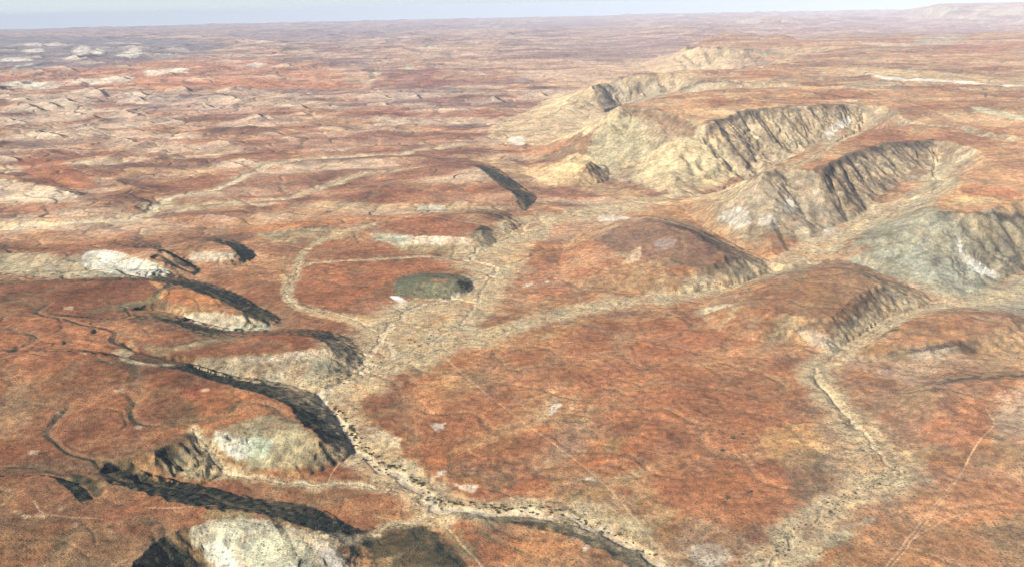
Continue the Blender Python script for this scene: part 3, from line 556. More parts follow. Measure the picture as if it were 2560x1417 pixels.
B([(1500, 196), (1700, 192), (1860, 205), (1700, 203), (1520, 202)], np.array([.20, .15, .10]), .5, 10)
# mesa faces
B([(1850, 290), (1870, 300), (1900, 340), (1890, 350), (1850, 310)], CREAM, .5, 8); B([(2060, 330), (2110, 295), (2130, 300), (2080, 345)], WHITE * .92, .7, 8)
B([(1940, 310), (1975, 330), (2010, 370), (1980, 365)], CREAM * .95, .5, 8); B([(2000, 280), (2050, 290), (2080, 310), (2020, 330)], np.array([.46, .36, .24]), .5, 10)
B([(1900, 440), (2030, 440), (2060, 500), (2100, 560), (2040, 605), (1950, 560), (1860, 540), (1800, 520)], np.array([.39, .32, .23]), .8, 14)
B([(1790, 540), (1860, 520), (1880, 560), (1840, 570)], WHITE * .92, .65, 9); B([(1900, 540), (1945, 560), (1930, 575), (1895, 560)], WHITE * .92, .6, 8); B([(1985, 560), (2040, 590), (2030, 610), (1990, 590)], CREAM * 1.05, .7, 8); B([(2060, 570), (2110, 575), (2090, 600), (2060, 598)], WHITE * .9, .6, 8)
B([(1960, 490), (1985, 500), (1990, 530), (1965, 530)], WHITE * .88, .6, 7)
B([(1560, 520), (1760, 500), (1790, 540), (1850, 590), (1950, 640), (1930, 655), (1850, 630), (1760, 570), (1600, 545)], np.array([.44, .25, .13]), .7, 14)
B([(1900, 600), (1990, 600), (1980, 630), (1920, 640)], np.array([.34, .15, .08]), .6, 12)
B([(2100, 520), (2330, 520), (2400, 560), (2440, 640), (2480, 690), (2380, 745), (2240, 700), (2100, 640), (2160, 590)], np.array([.29, .295, .215]), .85, 14)
B([(2400, 545), (2560, 555), (2620, 640), (2500, 690), (2440, 640)], np.array([.27, .25, .17]), .8, 10)
B([(2220, 625), (2340, 600), (2440, 650), (2480, 690), (2390, 720), (2260, 690)], np.array([.39, .395, .30]), .7, 12)
B([(2388, 594), (2402, 600), (2415, 640), (2500, 685), (2480, 696), (2420, 670), (2400, 640)], WHITE, .9, 4)
B([(2020, 640), (2160, 610), (2180, 620), (2060, 660)], np.array([.38, .20, .11]), .6, 10)
B([(2150, 690), (2250, 715), (2330, 745), (2300, 755), (2200, 715)], np.array([.50, .38, .22]), .6, 8)
B([(2440, 700), (2580, 690), (2600, 790), (2480, 775), (2400, 765)], np.array([.32, .34, .24]), .7, 12)
B([(2340, 485), (2450, 470), (2560, 500), (2560, 535), (2350, 525)], np.array([.46, .28, .15]), .7, 10); B([(2400, 470), (2490, 466), (2560, 490), (2440, 498)], np.array([.33, .11, .06]), .8, 10)
B([(2370, 500), (2470, 492), (2500, 510), (2380, 512)], np.array([.38, .36, .2]), .6, 8)
B([(2380, 440), (2560, 360), (2560, 460), (2440, 470)], np.array([.42, .24, .14]), .6, 20)
B([(2330, 360), (2360, 400), (2400, 470), (2300, 500), (2340, 440)], np.array([.32, .27, .17]), .6, 10)
B([(2180, 315), (2270, 320), (2250, 345), (2140, 350)], np.array([.27, .11, .07]), .6, 12)
B([(2430, 265), (2560, 290), (2560, 302), (2460, 285)], PALE * 1.05, .7, 8); B([(2120, 170), (2400, 185), (2560, 195), (2560, 214), (2300, 203), (2160, 190)], CREAM * [.95, .92, .8], .6, 12)
B([(2180, 190), (2320, 198), (2560, 214), (2560, 217), (2300, 203), (2200, 196)], WHITE, .8, 4)
B([(2100, 195), (2230, 205), (2250, 225), (2150, 220)], np.array([.30, .28, .2]), .5, 14); B([(1780, 240), (1830, 255), (1800, 270), (1770, 262)], np.array([.28, .10, .065]), .6, 10)
B([(2350, 120), (2560, 108), (2560, 125), (2400, 128)], np.array([.36, .12, .08]), .6, 30)
B([(2300, 90), (2380, 84), (2420, 92), (2380, 112), (2290, 112)], np.array([.33, .31, .25]), .6, 30); B([(2150, 105), (2260, 108), (2280, 118), (2180, 114)], CREAM, .6, 20)
B([(1840, 55), (1910, 44), (1900, 58), (1860, 62)], np.array([.46, .42, .36]), .6, 40)
for P in [[(2360, 30), (2400, 18), (2410, 20), (2370, 34)], [(2460, 38), (2520, 20), (2560, 18), (2560, 36)], [(2430, 30), (2470, 14), (2490, 18), (2450, 36)]]: B(P, CREAM, .6, 120)
B([(1700, 130), (1860, 130), (1760, 180), (1640, 190), (1620, 175)], CREAM * [.92, .84, .75], .6, 20)
# domes on the right
B([(1500, 600), (1560, 560), (1650, 550), (1760, 590), (1850, 650), (1800, 670), (1700, 665), (1560, 640)], np.array([.15, .088, .070]), .85, 14)
B([(1640, 600), (1690, 600), (1680, 620), (1640, 630)], np.array([.27, .23, .20]), .6, 8); B([(1565, 640), (1600, 615), (1600, 645), (1575, 655)], np.array([.42, .34, .23]), .7, 5)
B([(1330, 610), (1480, 595), (1540, 640), (1500, 690), (1350, 705), (1290, 680)], np.array([.34, .135, .075]), .5, 34, 1.2)

B([(1560, 660), (1700, 690), (1700, 730), (1500, 730), (1440, 710)], np.array([.33, .21, .12]), .7, 14)
B([(1745, 690), (1800, 690), (1790, 715), (1745, 715)], np.array([.33, .30, .26]), .6, 5); B([(1800, 655), (1850, 650), (1900, 690), (1840, 700), (1790, 690)], np.array([.27, .22, .14]), .6, 6)
B([(1980, 690), (2100, 670), (2190, 710), (2140, 765), (2100, 800), (1960, 790), (1860, 750)], np.array([.21, .115, .065]), .75, 14); B([(2020, 720), (2080, 725), (2060, 760), (2010, 765)], np.array([.30, .17, .08]), .5, 10)
B([(2150, 775), (2210, 730), (2250, 750), (2210, 790), (2120, 850), (2080, 820), (2130, 800)], np.array([.26, .22, .15]), .75, 6)
B([(1990, 815), (2050, 830), (2100, 865), (2090, 880), (2030, 860)], np.array([.38, .34, .28]), .7, 6); B([(1740, 775), (1850, 755), (1830, 765), (1760, 785)], np.array([.45, .42, .3]), .7, 6)
B([(2100, 900), (2200, 880), (2330, 920), (2380, 950), (2260, 960), (2160, 930)], np.array([.40, .30, .22]), .6, 12); B([(2290, 790), (2400, 785), (2430, 840), (2300, 860), (2230, 850)], np.array([.42, .22, .11]), .7, 10); B([(2360, 800), (2440, 795), (2420, 815)], np.array([.28, .11, .06]), .5, 8)
B([(2420, 860), (2560, 830), (2600, 950), (2480, 940)], np.array([.40, .28, .17]), .6, 12)
# left middle
B([(-50, 625), (150, 640), (240, 625), (320, 640), (400, 660), (425, 690), (300, 695), (100, 690), (-50, 680)], np.array([.36, .36, .25]), .8, 8)
B([(205, 640), (250, 625), (330, 642), (390, 662), (422, 685), (330, 690), (220, 672)], np.array([.58, .58, .50]), .85, 5)
B([(0, 620), (200, 605), (330, 600), (300, 612), (200, 618), (0, 635)], np.array([.38, .16, .085]), .7, 8)
B([(480, 632), (560, 630), (590, 640), (560, 655), (480, 655)], np.array([.44, .42, .33]), .7, 5)
B([(560, 580), (700, 555), (900, 540), (1000, 545), (850, 560), (680, 580), (580, 585)], np.array([.46, .20, .09]), .75, 8)
B([(640, 582), (760, 570), (900, 575), (850, 600), (700, 610)], np.array([.37, .33, .2]), .6, 10); B([(720, 520), (900, 505), (1180, 515), (1280, 520), (1150, 530), (900, 535)], np.array([.42, .34, .22]), .7, 8)
B([(1060, 515), (1110, 514), (1100, 528), (1040, 527)], np.array([.47, .47, .38]), .8, 5); B([(860, 480), (1280, 470), (1290, 500), (900, 505)], np.array([.29, .10, .06]), .5, 12)
B([(960, 560), (1060, 540), (1180, 560), (1180, 590), (1050, 588), (960, 575)], np.array([.30, .09, .05]), .75, 8); B([(1000, 588), (1170, 594), (1180, 604), (1170, 615), (1020, 612), (990, 600)], np.array([.55, .48, .38]), .8, 5); B([(930, 580), (1020, 590), (1020, 620), (940, 600)], np.array([.38, .42, .3]), .7, 7); B([(1000, 612), (1180, 616), (1170, 635), (1000, 632)], np.array([.25, .24, .14]), .6, 6)
B([(750, 670), (850, 650), (1170, 645), (1150, 665), (1040, 680), (960, 710), (900, 760), (820, 768), (740, 745), (735, 700)], np.array([.37, .125, .062]), .85, 8)
B([(800, 600), (930, 600), (1000, 630), (850, 645), (760, 640)], np.array([.31, .12, .065]), .6, 10)
B([(500, 660), (700, 660), (720, 720), (700, 790), (620, 740), (520, 700)], np.array([.34, .16, .09]), .5, 10)
B([(985, 715), (1010, 690), (1120, 686), (1175, 705), (1150, 738), (1040, 745), (990, 735)], np.array([.115, .125, .08]), .85, 5, sc=.8); B([(1080, 700), (1110, 697), (1120, 706), (1080, 708)], np.array([.36, .17, .08]), .7, 3); B([(1060, 712), (1110, 712), (1100, 725), (1060, 722)], np.array([.28, .32, .22]), .6, 4)
B([(972, 740), (1000, 742), (1020, 760), (985, 778), (975, 772), (995, 758)], np.array([.78, .78, .78]), .95, 3, .6); B([(915, 755), (985, 748), (995, 765), (960, 785), (920, 785)], np.array([.42, .19, .12]), .7, 5)
B([(1010, 790), (1150, 770), (1130, 810), (1060, 850), (1000, 870), (985, 830)], np.array([.44, .22, .11]), .6, 8)
B([(820, 780), (960, 800), (950, 840), (900, 820)], np.array([.52, .36, .2]), .7, 8)
# left foreground
B([(0, 705), (350, 695), (400, 740), (300, 785), (150, 790), (0, 760)], np.array([.19, .058, .04]), .7, 14); B([(175, 735), (240, 715), (260, 735), (200, 750)], np.array([.33, .13, .08]), .6, 8)
B([(370, 703), (400, 708), (420, 730), (402, 748), (395, 742), (405, 730)], np.array([.62, .36, .17]), .9, 3, .6); B([(410, 728), (480, 725), (560, 760), (440, 765), (410, 750)], np.array([.50, .20, .08]), .85, 6); B([(430, 742), (470, 742), (460, 760), (425, 758)], np.array([.40, .10, .05]), .6, 4)
B([(360, 760), (400, 722), (405, 735), (385, 752)], np.array([.17, .19, .11]), .8, 3); B([(200, 780), (300, 760), (390, 745), (380, 760), (260, 780)], np.array([.22, .23, .13]), .7, 4); B([(380, 768), (560, 768), (540, 782), (400, 785)], np.array([.38, .24, .12]), .6, 5)
B([(460, 785), (560, 782), (640, 800), (660, 820), (560, 826), (480, 806)], np.array([.50, .45, .33]), .85, 5); B([(590, 812), (680, 812), (660, 828), (560, 828)], np.array([.40, .44, .31]), .7, 5)
B([(360, 865), (440, 865), (540, 845), (600, 840), (560, 860), (440, 885), (390, 890)], np.array([.31, .28, .16]), .7, 5); B([(450, 862), (540, 850), (500, 870), (440, 878)], np.array([.35, .37, .25]), .6, 4); B([(420, 880), (560, 850), (780, 840), (810, 860), (700, 872), (520, 890)], np.array([.29, .10, .055]), .7, 7)
B([(480, 905), (560, 890), (700, 884), (820, 868), (855, 920), (830, 960), (700, 968), (560, 945), (480, 925)], np.array([.36, .32, .22]), .85, 6, sc=.75); B([(620, 892), (720, 882), (815, 872), (830, 890), (720, 900), (620, 905)], np.array([.48, .40, .31]), .6, 4); B([(790, 890), (860, 905), (850, 950), (760, 960)], np.array([.36, .40, .27]), .6, 7)
B([(300, 900), (420, 920), (560, 960), (520, 990), (380, 960)], np.array([.17, .065, .045]), .6, 12); B([(0, 830), (260, 800), (330, 900), (200, 930), (0, 900)], np.array([.38, .14, .075]), .5, 16)
B([(500, 970), (660, 990), (720, 1030), (640, 1060), (540, 1070), (490, 1040)], np.array([.37, .16, .075]), .75, 8); B([(470, 960), (540, 970), (500, 1000), (450, 990)], np.array([.24, .055, .04]), .6, 7)
B([(440, 1000), (500, 1010), (490, 1060), (400, 1060)], np.array([.12, .10, .055]), .6, 8)
B([(530, 1085), (640, 1040), (720, 1045), (800, 1100), (840, 1150), (760, 1170), (640, 1170), (560, 1140)], np.array([.32, .31, .2]), .85, 7); B([(530, 1085), (580, 1085), (640, 1110), (620, 1145), (570, 1135)], np.array([.56, .54, .46]), .85, 4); B([(600, 1090), (680, 1100), (660, 1140), (610, 1150)], np.array([.38, .44, .32]), .7, 6)
B([(400, 1150), (480, 1110), (560, 1160), (620, 1190), (540, 1200), (440, 1190)], np.array([.33, .30, .19]), .75, 7); B([(330, 1130), (410, 1130), (420, 1150), (340, 1165)], np.array([.36, .2, .1]), .6, 6)
B([(470, 1330), (560, 1290), (700, 1310), (800, 1340), (870, 1417), (880, 1500), (640, 1500), (560, 1417), (500, 1380)], np.array([.43, .42, .31]), .9, 6); B([(500, 1365), (560, 1350), (600, 1417), (640, 1450), (560, 1430)], np.array([.56, .58, .50]), .7, 5); B([(780, 1350), (830, 1350), (870, 1417), (820, 1430)], np.array([.58, .52, .44]), .8, 5); B([(600, 1360), (760, 1350), (780, 1417), (660, 1450)], np.array([.40, .45, .34]), .6, 7); B([(500, 1290), (560, 1270), (640, 1290), (560, 1300)], np.array([.28, .28, .15]), .6, 5)
B([(570, 1200), (760, 1180), (900, 1215), (980, 1260), (880, 1290), (700, 1240)], np.array([.30, .17, .09]), .6, 8); B([(860, 1215), (980, 1200), (1040, 1280), (960, 1290), (880, 1250)], np.array([.30, .115, .06]), .6, 7); B([(880, 1150), (950, 1165), (940, 1200), (860, 1190)], np.array([.27, .09, .05]), .6, 5)
B([(0, 1000), (60, 960), (80, 1060), (0, 1120)], np.array([.38, .27, .17]), .4, 12)
for c in [(300, 975), (150, 1032), (80, 1130), (345, 1068), (190, 1310), (60, 1290), (210, 880), (170, 770), (510, 975), (40, 1280), (280, 1330), (150, 1270), (100, 1288)]:
    B([(c[0] - 14, c[1]), (c[0], c[1] - 5), (c[0] + 16, c[1] - 3), (c[0] + 6, c[1] + 6)], np.array([.52, .40, .28]), .8, 4)
B([(0, 1180), (200, 1200), (300, 1220), (400, 1260), (300, 1300), (100, 1290), (0, 1260)], np.array([.27, .11, .06]), .5, 12); B([(260, 1270), (420, 1265), (380, 1340), (280, 1330)], np.array([.27, .085, .05]), .5, 8); B([(0, 1330), (300, 1320), (360, 1417), (100, 1450), (0, 1417)], np.array([.30, .18, .10]), .5, 12)
# centre plain
B([(1080, 900), (1300, 850), (1600, 800), (1900, 850), (2000, 950), (1980, 1100), (1700, 1100), (1300, 960)], np.array([.38, .155, .08]), .55, 30)
B([(1600, 830), (1750, 830), (1760, 890), (1620, 880)], np.array([.42, .14, .07]), .5, 16); B([(1050, 1110), (1110, 1110), (1115, 1165), (1060, 1150)], np.array([.52, .18, .075]), .8, 5); B([(1470, 1150), (1500, 1110), (1515, 1150), (1480, 1165)], np.array([.50, .17, .075]), .8, 5)
B([(1000, 1000), (1200, 980), (1400, 1080), (1300, 1180), (1150, 1150)], np.array([.38, .15, .075]), .5, 12); B([(1200, 1200), (1250, 1175), (1300, 1200), (1240, 1230)], np.array([.19, .14, .09]), .6, 6, sc=.8); B([(1380, 1110), (1480, 1110), (1440, 1140), (1390, 1130)], np.array([.28, .17, .12]), .7, 5)
B([(1360, 1150), (1500, 1180), (1560, 1300), (1500, 1310), (1400, 1260)], np.array([.34, .27, .16]), .5, 10); B([(1500, 1290), (1600, 1300), (1650, 1360), (1560, 1340)], np.array([.40, .37, .22]), .7, 8); B([(1560, 1210), (1620, 1200), (1680, 1290), (1640, 1340), (1590, 1260)], np.array([.42, .29, .16]), .6, 8)
B([(1450, 940), (1700, 900), (1980, 1050), (1950, 1300), (1700, 1290), (1560, 1120)], np.array([.31, .115, .06]), .55, 22)
B([(1900, 1080), (2040, 1060), (2060, 1150), (1950, 1160)], np.array([.50, .32, .15]), .7, 10); B([(2060, 1020), (2200, 1080), (2260, 1180), (2200, 1240), (2080, 1200), (2040, 1120)], np.array([.37, .27, .17]), .65, 12)
B([(1960, 1130), (2060, 1130), (2060, 1240), (2010, 1260), (1960, 1200)], np.array([.17, .13, .09]), .6, 8, sc=.8); B([(2220, 1140), (2330, 1110), (2320, 1160), (2240, 1170)], np.array([.46, .38, .22]), .7, 6); B([(2310, 1060), (2480, 1040), (2460, 1110), (2320, 1110)], np.array([.37, .15, .085]), .7, 8); B([(2300, 1130), (2560, 1110), (2600, 1160), (2420, 1170), (2300, 1160)], np.array([.16, .095, .06]), .6, 10)
B([(2500, 980), (2580, 960), (2600, 1080), (2500, 1080)], np.array([.42, .31, .23]), .6, 10); B([(2020, 1250), (2120, 1200), (2100, 1320), (1980, 1417), (1900, 1417), (1960, 1320)], np.array([.40, .28, .19]), .75, 8); B([(2080, 1330), (2180, 1290), (2160, 1330), (2080, 1370), (2000, 1417), (1960, 1417)], np.array([.33, .35, .24]), .7, 6)
B([(1700, 1300), (1800, 1310), (1900, 1360), (1900, 1430), (1700, 1430)], np.array([.36, .29, .2]), .6, 10, sc=.6); B([(1730, 1360), (1800, 1360), (1840, 1400), (1740, 1417)], np.array([.50, .46, .38]), .6, 6)
B([(2100, 1380), (2300, 1230), (2560, 1200), (2600, 1417), (2200, 1430)], np.array([.41, .19, .095]), .55, 16); B([(2460, 1310), (2600, 1290), (2600, 1430), (2480, 1400)], np.array([.19, .16, .1]), .6, 8, sc=.8)
B([(1760, 1180), (1960, 1190), (1960, 1300), (1780, 1290), (1720, 1230)], np.array([.39, .16, .075]), .5, 12); B([(1250, 1340), (1500, 1360), (1560, 1430), (1200, 1430)], np.array([.32, .12, .06]), .5, 10)
B([(1160, 1284), (1300, 1290), (1430, 1305), (1550, 1352), (1640, 1417), (1600, 1425), (1520, 1380), (1420, 1330), (1300, 1310), (1180, 1300)], np.array([.045, .052, .034]), .9, 4, sc=.9)
B([(880, 1330), (1000, 1310), (1100, 1330), (1140, 1380), (1160, 1430), (960, 1430), (920, 1370)], np.array([.045, .056, .036]), .95, 7, sc=.9); B([(1100, 1300), (1160, 1340), (1200, 1400), (1150, 1390), (1110, 1340)], np.array([.24, .22, .12]), .7, 4)
B([(900, 1400), (980, 1390), (960, 1440), (880, 1430)], np.array([.40, .26, .13]), .7, 5); B([(700, 1300), (820, 1350), (880, 1345), (1000, 1330), (820, 1330)], np.array([.30, .33, .2]), .5, 4)
for P in [[(1370, 1025), (1380, 1010), (1405, 1005), (1395, 1025), (1372, 1037)], [(1075, 1062), (1108, 1058), (1108, 1068), (1095, 1080)], [(1130, 1206), (1160, 1212), (1195, 1212), (1180, 1230), (1150, 1222)], [(918, 1068), (938, 1070), (932, 1076), (918, 1074)], [(940, 1080), (980, 1085), (1000, 1120), (985, 1110), (960, 1095)], [(1000, 1145), (1012, 1150), (1006, 1160), (1000, 1155)], [(1035, 1170), (1055, 1168), (1054, 1176), (1036, 1176)], [(1452, 1195), (1495, 1194), (1494, 1200), (1460, 1200)], [(1450, 1367), (1465, 1365), (1466, 1372), (1452, 1372)], [(1480, 522), (1505, 510), (1515, 514), (1490, 522)], [(1490, 545), (1530, 536), (1575, 545), (1520, 553)], [(1310, 712), (1330, 707), (1330, 713), (1316, 716)], [(1360, 705), (1372, 702), (1370, 706)], [(1090, 1180), (1115, 1175), (1110, 1185), (1092, 1188)]]:
    B(P, np.array([.66, .61, .53]), .8, 5.5, 1.1)
B([(940, 1080), (990, 1090), (1020, 1170), (1080, 1200), (1120, 1210), (1100, 1240), (1060, 1215), (980, 1170), (930, 1120)], np.array([.50, .38, .26]), .6, 7)

DK = np.array([.075, .06, .048])  # dark rock rims, and shaded bank faces painted as dark lines
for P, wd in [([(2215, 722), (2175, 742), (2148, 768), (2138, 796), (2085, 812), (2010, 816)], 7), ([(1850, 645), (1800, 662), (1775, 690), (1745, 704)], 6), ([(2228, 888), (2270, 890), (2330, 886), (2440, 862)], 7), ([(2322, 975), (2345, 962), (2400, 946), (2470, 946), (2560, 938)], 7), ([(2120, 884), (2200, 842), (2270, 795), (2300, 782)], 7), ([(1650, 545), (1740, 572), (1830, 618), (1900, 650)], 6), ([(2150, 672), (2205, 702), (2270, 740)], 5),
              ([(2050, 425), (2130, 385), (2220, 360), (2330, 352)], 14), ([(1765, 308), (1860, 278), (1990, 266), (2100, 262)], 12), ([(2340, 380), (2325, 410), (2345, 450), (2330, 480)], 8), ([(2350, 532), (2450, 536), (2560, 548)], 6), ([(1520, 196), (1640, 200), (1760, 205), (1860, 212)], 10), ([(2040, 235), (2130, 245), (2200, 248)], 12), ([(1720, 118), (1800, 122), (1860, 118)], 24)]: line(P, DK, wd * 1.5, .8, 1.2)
line([(380, 785), (460, 806), (560, 828)], np.array([.03, .04, .03]), 9, .9, .8); line([(270, 870), (300, 900), (380, 930), (450, 918)], np.array([.10, .05, .035]), 16, .6, 1)  # the first stroke paints in the gully's shade
for P, wd in [([(300, 830), (330, 850), (312, 890), (420, 905)], 5), ([(0, 735), (60, 755), (120, 780)], 6)]: line(P, np.array([.22, .18, .1]), wd, .6)
mix(bank_lit * .6, np.array([.50, .41, .31])); mix(bank_shade * .75, np.array([.085, .075, .08]))  # sunlit gentle sides and shaded steep sides painted into the colour
VAL = CREAM * [1.08, 1.0, .86]
B([(1330, 545), (1400, 542), (1345, 600), (1320, 650), (1275, 700), (1240, 760), (1185, 805), (1150, 850), (1060, 900), (940, 960), (830, 1000), (790, 992), (870, 940), (900, 900), (925, 850), (900, 820), (860, 790), (960, 792), (1000, 762), (1100, 752), (1172, 737), (1182, 700), (1205, 670), (1172, 650), (1190, 628), (1240, 603), (1300, 560)], VAL, .62, 9, 1.5, sc=.3)
B([(800, 992), (900, 948), (980, 962), (905, 1005), (940, 1060), (1000, 1095), (1015, 1150), (1085, 1210), (1130, 1255), (1300, 1265), (1430, 1282), (1400, 1300), (1250, 1290), (1090, 1277), (1015, 1215), (925, 1160), (870, 1110), (848, 1050)], VAL, .68, 8, 1.4, sc=.3)
B([(1060, 900), (1150, 845), (1400, 768), (1560, 742), (1700, 733), (1800, 718), (1800, 728), (1700, 748), (1500, 778), (1350, 815), (1200, 858)], VAL * .95, .5, 7, 1.5, sc=.3)
B([(1330, 555), (1480, 522), (1700, 492), (1860, 458), (1870, 466), (1700, 505), (1500, 545), (1400, 560)], VAL * .95, .5, 10, 1.2)
B([(700, 690), (725, 690), (735, 740), (770, 768), (900, 800), (950, 830), (930, 850), (870, 810), (760, 785), (712, 750)], VAL * .95, .6, 6, 1.2)
B([(2030, 935), (2060, 930), (2120, 1000), (2200, 1080), (2300, 1130), (2290, 1190), (2160, 1250), (2090, 1310), (1990, 1430), (1880, 1430), (1960, 1330), (2040, 1240), (2110, 1180), (2085, 1080), (2035, 990)], np.array([.42, .32, .20]), .5, 9, 1.5, sc=.3)
B([(1960, 655), (2060, 612), (2190, 545), (2240, 500), (2300, 460), (2340, 400), (2370, 440), (2320, 490), (2260, 530), (2180, 575), (2080, 640), (1980, 680)], np.array([.34, .31, .21]), .6, 8, 1.2)
B([(2110, 862), (2230, 790), (2400, 757), (2560, 700), (2600, 720), (2420, 768), (2260, 800), (2130, 880)], np.array([.34, .32, .22]), .6, 7, 1.2)

# dense scrub and the shade of the steep banks, painted together as dark patches
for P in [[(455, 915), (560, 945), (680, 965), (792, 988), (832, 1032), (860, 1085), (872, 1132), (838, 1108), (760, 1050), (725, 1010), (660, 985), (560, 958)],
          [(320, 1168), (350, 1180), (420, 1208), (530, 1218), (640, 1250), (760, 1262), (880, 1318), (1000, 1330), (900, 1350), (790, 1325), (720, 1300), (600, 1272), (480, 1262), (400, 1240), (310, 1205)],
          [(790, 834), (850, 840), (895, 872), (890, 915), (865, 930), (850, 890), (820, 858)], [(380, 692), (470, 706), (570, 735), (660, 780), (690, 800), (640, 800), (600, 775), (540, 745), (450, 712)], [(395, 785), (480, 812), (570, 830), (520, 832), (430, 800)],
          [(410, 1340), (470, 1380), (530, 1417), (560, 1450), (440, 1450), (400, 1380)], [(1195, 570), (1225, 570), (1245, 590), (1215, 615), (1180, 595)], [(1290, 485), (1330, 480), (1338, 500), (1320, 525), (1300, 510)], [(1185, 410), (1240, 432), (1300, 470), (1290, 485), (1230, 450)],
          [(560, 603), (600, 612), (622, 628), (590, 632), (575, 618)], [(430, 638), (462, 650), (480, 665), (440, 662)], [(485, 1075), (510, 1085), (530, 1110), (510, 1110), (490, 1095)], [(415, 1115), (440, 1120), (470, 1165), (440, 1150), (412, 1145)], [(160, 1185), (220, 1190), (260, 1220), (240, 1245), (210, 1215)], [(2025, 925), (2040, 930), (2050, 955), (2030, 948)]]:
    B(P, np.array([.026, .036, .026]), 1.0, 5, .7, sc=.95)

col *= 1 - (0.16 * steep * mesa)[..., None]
lum = 1 + (0.28 * n2 + 0.30 * n3 + 0.35 * n1 + 0.30 * g1 + 0.22 * n4)
col *= np.clip(lum, .45, 1.7)[..., None]
col[..., 2] *= 1 - 0.42 * np.clip((col[..., 0] - col[..., 2]) / col[..., 0] - .35, 0, 1)
col[..., 1] *= 1 - 0.10 * np.clip((col[..., 0] - col[..., 2]) / col[..., 0] - .35, 0, 1)
L_ = col.mean(-1); red_ = np.clip((col[..., 0] / np.maximum(col[..., 1], .01) - 1.6) / 1.2, 0, 1)
col *= (np.clip(L_ / .19, .5, 1.8) ** .22)[..., None]
col += (L_[..., None] * np.array([1.46, .91, .54], np.float32) - col) * (.26 * red_)[..., None]
shade_fringe = sst((-DX * .84 - DY * .54) + 0.05 * n2, .02, .22) * low_hill * (1 - .6 * sst(X, 150, 300)); mix(shade_fringe * .6, np.array([.13, .105, .06])); mix(shade_scrub * .97, np.array([.026, .042, .038])); scrub = np.maximum(scrub, shade_scrub * .9)  # olive fringe and near-black core: scrub with the slope's shade painted in
# flood plains, beds, tracks
fc = CREAM * [.93, .88, .78]
mix(flow * (0.60 + 0.4 * sst(n2, -.2, .3)), fc)
mix(flow * sst(n3 + 0.4 * n2, 0.12, 0.45) * 0.45, np.array([.36, .29, .18]))
mix(flow * sst(-n3 + 0.5 * n1, 0.1, 0.5) * 0.45, ORANGE)
B([(985, 716), (1008, 690), (1080, 683), (1150, 687), (1180, 706), (1155, 738), (1080, 747), (1000, 741)], np.array([.095, .110, .070]), .9, 5, .8, sc=.7); B([(1082, 700), (1108, 697), (1120, 706), (1084, 708)], np.array([.33, .17, .085]), .7, 3)
mix(rill * 0.32 * (1 - bed) * (1 - flow), np.array([.25, .20, .12])); mix(rill2 * 0.24 * sst(n1, -.4, .2), np.array([.12, .085, .055]))
mix(bed * (0.45 + 0.45 * sst(n2 + n3, -.3, .3)) * (1 - 0.45 * sst(RG, 1500, 2300) * sst(X, -700, -400)), np.array([.60, .51, .37])); mix(trk * 0.24 * (0.7 + 0.6 * n2), np.array([.60, .33, .18]) * 1.0)
scrub = np.clip(scrub + 0.15 * flow - bed * 2 - trk * 2 + 0.7 * n3 + 0.5 * n1 - 0.3 * d1, 0, 1)

